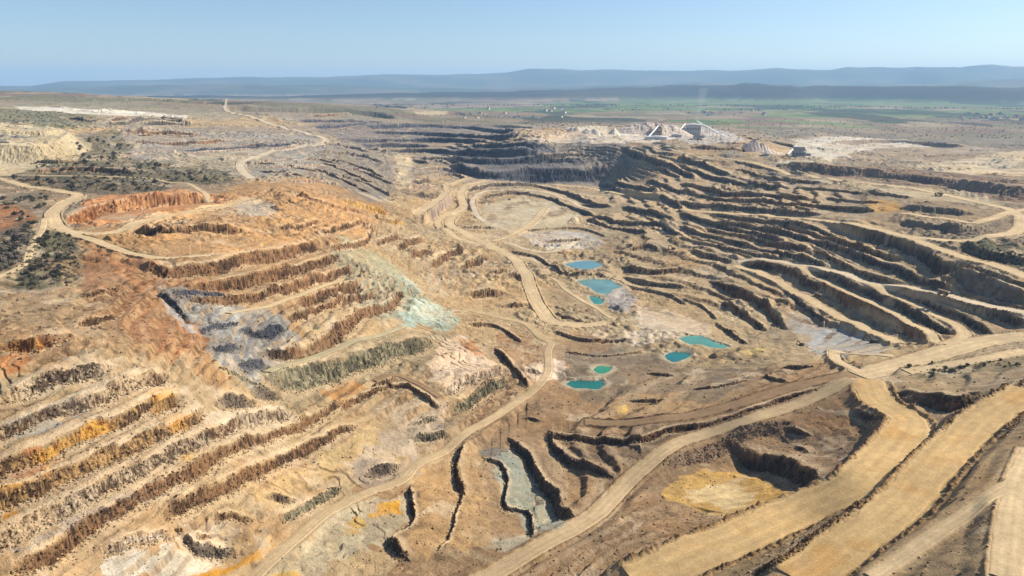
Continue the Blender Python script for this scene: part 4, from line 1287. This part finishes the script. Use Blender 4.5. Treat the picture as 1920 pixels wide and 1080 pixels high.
def crown_mesh(seed, wide, tall, n_leaf, size, mat):
    g = np.random.default_rng(seed)
    lobes = [(g.uniform(-.55, .55) * wide, g.uniform(-.55, .55) * wide, g.uniform(.3, .8) * tall, g.uniform(.3, .5)) for _ in range(7)] + [(0, 0, .6 * tall, .62)]
    V = []; Fc = []
    for k in range(n_leaf):
        lx, ly, lz, lr = lobes[g.integers(len(lobes))]
        d = g.normal(size=3); d /= np.linalg.norm(d); rad = lr * wide * g.uniform(.55, 1.05)
        c = np.array([lx, ly, max(.12 * tall, lz)]) + d * rad * np.array([1, 1, .75 * tall / wide])
        c[2] = max(c[2], .08 * tall)
        a = g.normal(size=3); a /= np.linalg.norm(a); b_ = np.cross(a, g.normal(size=3)); b_ /= np.linalg.norm(b_)
        s_ = size * g.uniform(.6, 1.3); i0 = len(V)
        V += [tuple(c - a * s_), tuple(c + b_ * s_ * .6), tuple(c + a * s_), tuple(c - b_ * s_ * .6)]
        Fc.append((i0, i0 + 1, i0 + 2, i0 + 3))
    me = bpy.data.meshes.new("crown"); me.from_pydata(V, [], Fc); me.materials.append(mat)
    return me

def tree_proto(name, seed, wide, tall, mat):
    r_ = empty(name, (0, 0, -50))
    link_mesh("crown", crown_mesh(seed, wide, tall, 340, .42 + .05 * wide, mat), None, r_)
    g = random.Random(seed); ops = [(bm_cyl, (0, 0, -.8), (.1, .05, tall * .45), .05 * wide, .03 * wide, 7)]
    for k in range(4):
        a = g.uniform(0, 6.28); ops.append((bm_cyl, (.05, 0, tall * (.2 + .07 * k)), (math.cos(a) * wide * .6, math.sin(a) * wide * .6, tall * (.5 + .1 * k)), .025 * wide, .01 * wide, 5))
    part("trunk", M_BARK, r_, *ops)
    return r_
PROTO = [tree_proto("olive_bush", 1, 4.2, 4.6, M_LEAF[0]), tree_proto("bare_bush", 2, 4.6, 4.4, M_LEAF[1]), tree_proto("dark_tree", 3, 3.6, 5.6, M_LEAF[2]), tree_proto("olive_bush", 4, 3.2, 3.4, M_LEAF[0])]
used = [False] * 4
def inside_poly(x, y, P_):
    c = False; j = len(P_) - 1
    for i in range(len(P_)):
        if (P_[i][1] > y) != (P_[j][1] > y) and x < (P_[j][0] - P_[i][0]) * (y - P_[i][1]) / (P_[j][1] - P_[i][1]) + P_[i][0]: c = not c
        j = i
    return c
def thicket(n_, poly, kinds, lo, hi, labels, group, seed):
    P_ = parse_pts(poly); rnd = random.Random(seed); k = 0; guard = 0
    xs = [q[0] for q in P_]; ys = [q[1] for q in P_]
    while k < n_ and guard < 5000:
        guard += 1
        x, y = rnd.uniform(min(xs), max(xs)), rnd.uniform(min(ys), max(ys))
        if not inside_poly(x, y, P_): continue
        q = spot(x, y); u_ = math.atan2(q.x, q.y); v_ = .5 * math.log(q.x ** 2 + q.y ** 2)
        if ROADM[min(np.searchsorted(V1, v_), NV - 1), min(np.searchsorted(U1, u_), NU - 1)] > .3: continue
        kd = rnd.choice(kinds)
        if used[kd]: o = copy_tree(PROTO[kd])
        else: o = PROTO[kd]; used[kd] = True
        s_ = rnd.uniform(lo, hi)
        o.location = q; o.rotation_euler = (0, 0, rnd.uniform(0, 6.28)); o.scale = (s_, s_, s_ * rnd.uniform(.8, 1.15))
        tag(o, labels[kd], "tree" if kd == 2 else "bush", group + {0: " (olive)", 1: " (bare)", 2: " (dark)", 3: " (olive)"}[kd]); k += 1
def names(where):
    return {0: "olive green bush " + where, 1: "greyish brown leafless bush " + where, 2: "dark green tree " + where, 3: "olive green bush " + where}
thicket(58, "60,470 95,425 130,440 146,500 132,532 60,545 20,520", [0, 0, 1, 2], .4, 1.35, names("in the thicket beside the looping road at left"), "thicket beside the looping road", 1)
thicket(44, "0,450 50,415 70,440 48,488 0,510", [1, 1, 2, 1], .4, 1.35, names("left of the narrow earth track"), "thicket left of the narrow track", 2)
thicket(60, "60,300 220,298 430,324 440,340 300,342 100,330", [2, 0, 2, 1], .45, 1.6, names("in the scrub belt above the red cutting"), "scrub belt above the red cutting", 3)
thicket(44, "20,335 230,335 320,345 300,358 150,360 60,348", [2, 0, 1], .45, 1.5, names("in the scrub strip between the two left roads"), "scrub strip between the roads", 4)
thicket(30, "0,372 90,362 90,400 60,440 0,385", [0, 2], .6, 1.1, names("around the rusty clearing at the left edge"), "bushes around the rusty clearing", 5)
thicket(22, "130,260 225,255 235,300 160,300", [0, 2], 1.0, 1.8, names("on the rough slope right of the striped dump"), "bushes right of the striped dump", 6)
thicket(18, "1690,684 1915,670 1918,688 1720,702", [0, 3], .35, .7, names("along the verge of the right hand road"), "bushes along the right hand verge", 7)
thicket(18, "1810,465 1915,480 1915,500 1850,492", [0, 2], .5, 1.1, names("on the bank below the looping rim road"), "bushes on the right bank", 8)

def leaf_mass(name, spec, label, mat, seed):      # growth too thin and far to count
    rnd = np.random.default_rng(seed); V = []; Fc = []
    for n_, poly, size, tall in spec:
        P_ = parse_pts(poly); xs = [q[0] for q in P_]; ys = [q[1] for q in P_]; k = 0; guard = 0
        while k < n_ and guard < n_ * 40:
            guard += 1
            x, y = rnd.uniform(min(xs), max(xs)), rnd.uniform(min(ys), max(ys))
            if not inside_poly(x, y, P_): continue
            az, tn = ray(np.array([x]), np.array([y])); k += 1
            vq = locate([(x, y)])[0]; rq = math.exp(vq[1]); cx, cy = rq * math.sin(vq[0]), rq * math.cos(vq[0]); cz = float(land(cx, cy))
            for _ in range(14):
                d = rnd.normal(size=3); d /= np.linalg.norm(d)
                c = np.array([cx, cy, cz + size * .45]) + d * size * np.array([.6, .6, tall])
                a = rnd.normal(size=3); a /= np.linalg.norm(a); b_ = np.cross(a, rnd.normal(size=3)); b_ /= np.linalg.norm(b_)
                s_ = size * rnd.uniform(.25, .5); i0 = len(V)
                V += [tuple(c - a * s_), tuple(c + b_ * s_), tuple(c + a * s_), tuple(c - b_ * s_)]; Fc.append((i0, i0 + 1, i0 + 2, i0 + 3))
    me = bpy.data.meshes.new(name); me.from_pydata(V, [], Fc)
    tag(link_mesh(name, me, mat), label, "scrub", kind="stuff")
leaf_mass("scrub", [(260, "70,312 220,298 430,324 440,340 300,342 60,330", 2.6, .4), (160, "20,335 230,335 320,345 300,358 150,360 60,348", 2.4, .4), (150, "0,450 50,415 72,440 48,490 0,512", 1.6, .4),
    (150, "60,470 95,425 135,440 148,500 135,535 60,545 10,520", 1.6, .4), (160, "0,206 150,212 180,222 150,243 0,230", 3.2, .4), (90, "120,255 230,250 240,300 160,305", 2.6, .4),
    (60, "1810,463 1920,475 1920,505 1850,492", 2.0, .4), (60, "1685,683 1920,669 1920,690 1720,704", 1.2, .4)], "low grey green scrub covering the rough ground between the roads", M_LEAF[0], 5)
leaf_mass("copse", [(170, "1000,188 1920,184 1920,205 1000,210", 10, .4), (420, "1180,226 1920,222 1920,262 1400,262", 4.2, .4), (220, "720,212 960,220 1000,240 1230,242 1230,238 900,222", 4.5, .4), (80, "700,180 1100,180 1100,200 700,205", 10, .4)],
    "dark hedges and copses dotted over the far fields", M_LEAF[2], 6)

# ------------------------------------------------------------------ blasted rock lying at the foot of the benches
def boulders():
    g = np.random.default_rng(17)
    ok = (RR < 1250) & (RR > 240) & (ROADM < .2) & (np.abs(UU) < .73)
    w1 = (TOEM + .5 * FACEM) * ok
    c1 = np.flatnonzero((w1 > .25).reshape(-1)); c2 = np.flatnonzero((ok & (ROUGH > .5)).reshape(-1))
    pick_ = np.concatenate([g.choice(c1, min(26000, len(c1)), replace=False), g.choice(c2, 9000, replace=False)])
    x = X.reshape(-1)[pick_].astype(np.float64) + g.normal(0, .5, len(pick_)); y = Y.reshape(-1)[pick_].astype(np.float64) + g.normal(0, .5, len(pick_))
    z = land(x, y); s_ = (.32 + .75 * g.random(len(pick_)) ** 2.6) * np.sqrt(np.hypot(x, y) / 420)
    octa = np.array([(1, 0, 0), (-1, 0, 0), (0, 1, 0), (0, -1, 0), (0, 0, 1), (0, 0, -1)], dtype=np.float64)
    n_ = len(pick_)
    V = octa[None] * (1 + .45 * g.uniform(-1, 1, (n_, 6, 1))) + g.normal(0, .22, (n_, 6, 3))
    a = g.uniform(0, 6.28, n_); ca, sa = np.cos(a)[:, None], np.sin(a)[:, None]
    V = np.stack([V[..., 0] * ca - V[..., 1] * sa, V[..., 0] * sa + V[..., 1] * ca, V[..., 2] * .75], -1) * s_[:, None, None] + np.stack([x, y, z + .2 * s_], -1)[:, None, :]
    tri = np.array([(0, 2, 4), (2, 1, 4), (1, 3, 4), (3, 0, 4), (2, 0, 5), (1, 2, 5), (3, 1, 5), (0, 3, 5)])
    F_ = (tri[None] + 6 * np.arange(n_)[:, None, None]).reshape(-1)
    me = bpy.data.meshes.new("rubble"); me.vertices.add(n_ * 6); me.vertices.foreach_set("co", V.reshape(-1).astype(F32))
    me.loops.add(len(F_)); me.polygons.add(len(F_) // 3)
    me.loops.foreach_set("vertex_index", F_.astype(np.int32)); me.polygons.foreach_set("loop_start", np.arange(0, len(F_), 3, dtype=np.int32))
    me.update(calc_edges=True)
    c_ = np.ones((n_, 6, 4), dtype=F32); c_[..., :3] = (COL.reshape(-1, 3)[pick_] * g.uniform(.55, 1.35, (n_, 1)) * np.array([1, .98, .95]))[:, None, :]
    at = me.color_attributes.new("col", 'FLOAT_COLOR', 'POINT'); at.data.foreach_set("color", np.clip(c_, .01, .8).reshape(-1))
    tag(link_mesh("rubble", me, M_GROUND), "loose blasted rock lying along the feet of the benches", "rubble", kind="stuff")
boulders()

# ------------------------------------------------------------------ dust plume over the plant
def plume():
    p = P(1304, 246)
    bm = bmesh.new(); n_ = 14; rings = []
    for k in range(9):
        t = k / 8; cz = 12 + t * 175; cx = 10 * math.sin(2.2 * t) + 16 * t * t; rd = 6 + 15 * t ** .7
        rings.append([bm.verts.new((cx + rd * math.cos(2 * math.pi * j / n_) * (1 + .15 * math.sin(3 * j + k)), rd * math.sin(2 * math.pi * j / n_), cz)) for j in range(n_)])
    for a, b_ in zip(rings, rings[1:]):
        for j in range(n_): bm.faces.new([a[j], a[(j + 1) % n_], b_[(j + 1) % n_], b_[j]])
    bm.faces.new(list(reversed(rings[0]))); bm.faces.new(rings[-1])
    me = bpy.data.meshes.new("dust_plume"); bm.to_mesh(me); bm.free()
    m = bpy.data.materials.new("white_dust"); m.use_nodes = True; nt = m.node_tree; nt.nodes.clear()
    out = nt.nodes.new("ShaderNodeOutputMaterial"); pv = nt.nodes.new("ShaderNodeVolumePrincipled")
    pv.inputs["Color"].default_value = (.95, .95, .95, 1); pv.inputs["Density"].default_value = .0022
    nt.links.new(pv.outputs[0], out.inputs["Volume"])
    o = link_mesh("dust_plume", me, m); o.location = p
    tag(o, "thin white dust plume rising over the plant", "dust", kind="stuff")
plume()
# ------------------------------------------------------------------ the air
def haze_box():
    m = bpy.data.materials.new("haze_air"); m.use_nodes = True
    nt = m.node_tree; nt.nodes.clear()
    out = nt.nodes.new("ShaderNodeOutputMaterial"); pv = nt.nodes.new("ShaderNodeVolumePrincipled")
    pv.inputs["Color"].default_value = (.40, .66, 1.0, 1); pv.inputs["Density"].default_value = 3.4e-5; pv.inputs["Anisotropy"].default_value = .1
    nt.links.new(pv.outputs[0], out.inputs["Volume"])
    top = float(ZF.max()) + 60; bot = float(ZF.min()) - 4; h = 40500.0
    v = [(x, y, z) for z in (bot, top) for x, y in ((-h, -2000), (h, -2000), (h, h), (-h, h))]
    f = [(0, 3, 2, 1), (4, 5, 6, 7), (0, 1, 5, 4), (1, 2, 6, 5), (2, 3, 7, 6), (3, 0, 4, 7)]
    me = bpy.data.meshes.new("haze"); me.from_pydata(v, [], f)
    tag(link_mesh("haze", me, m), "thin bluish haze in the air over the mine and plain", kind="stuff")
haze_box()
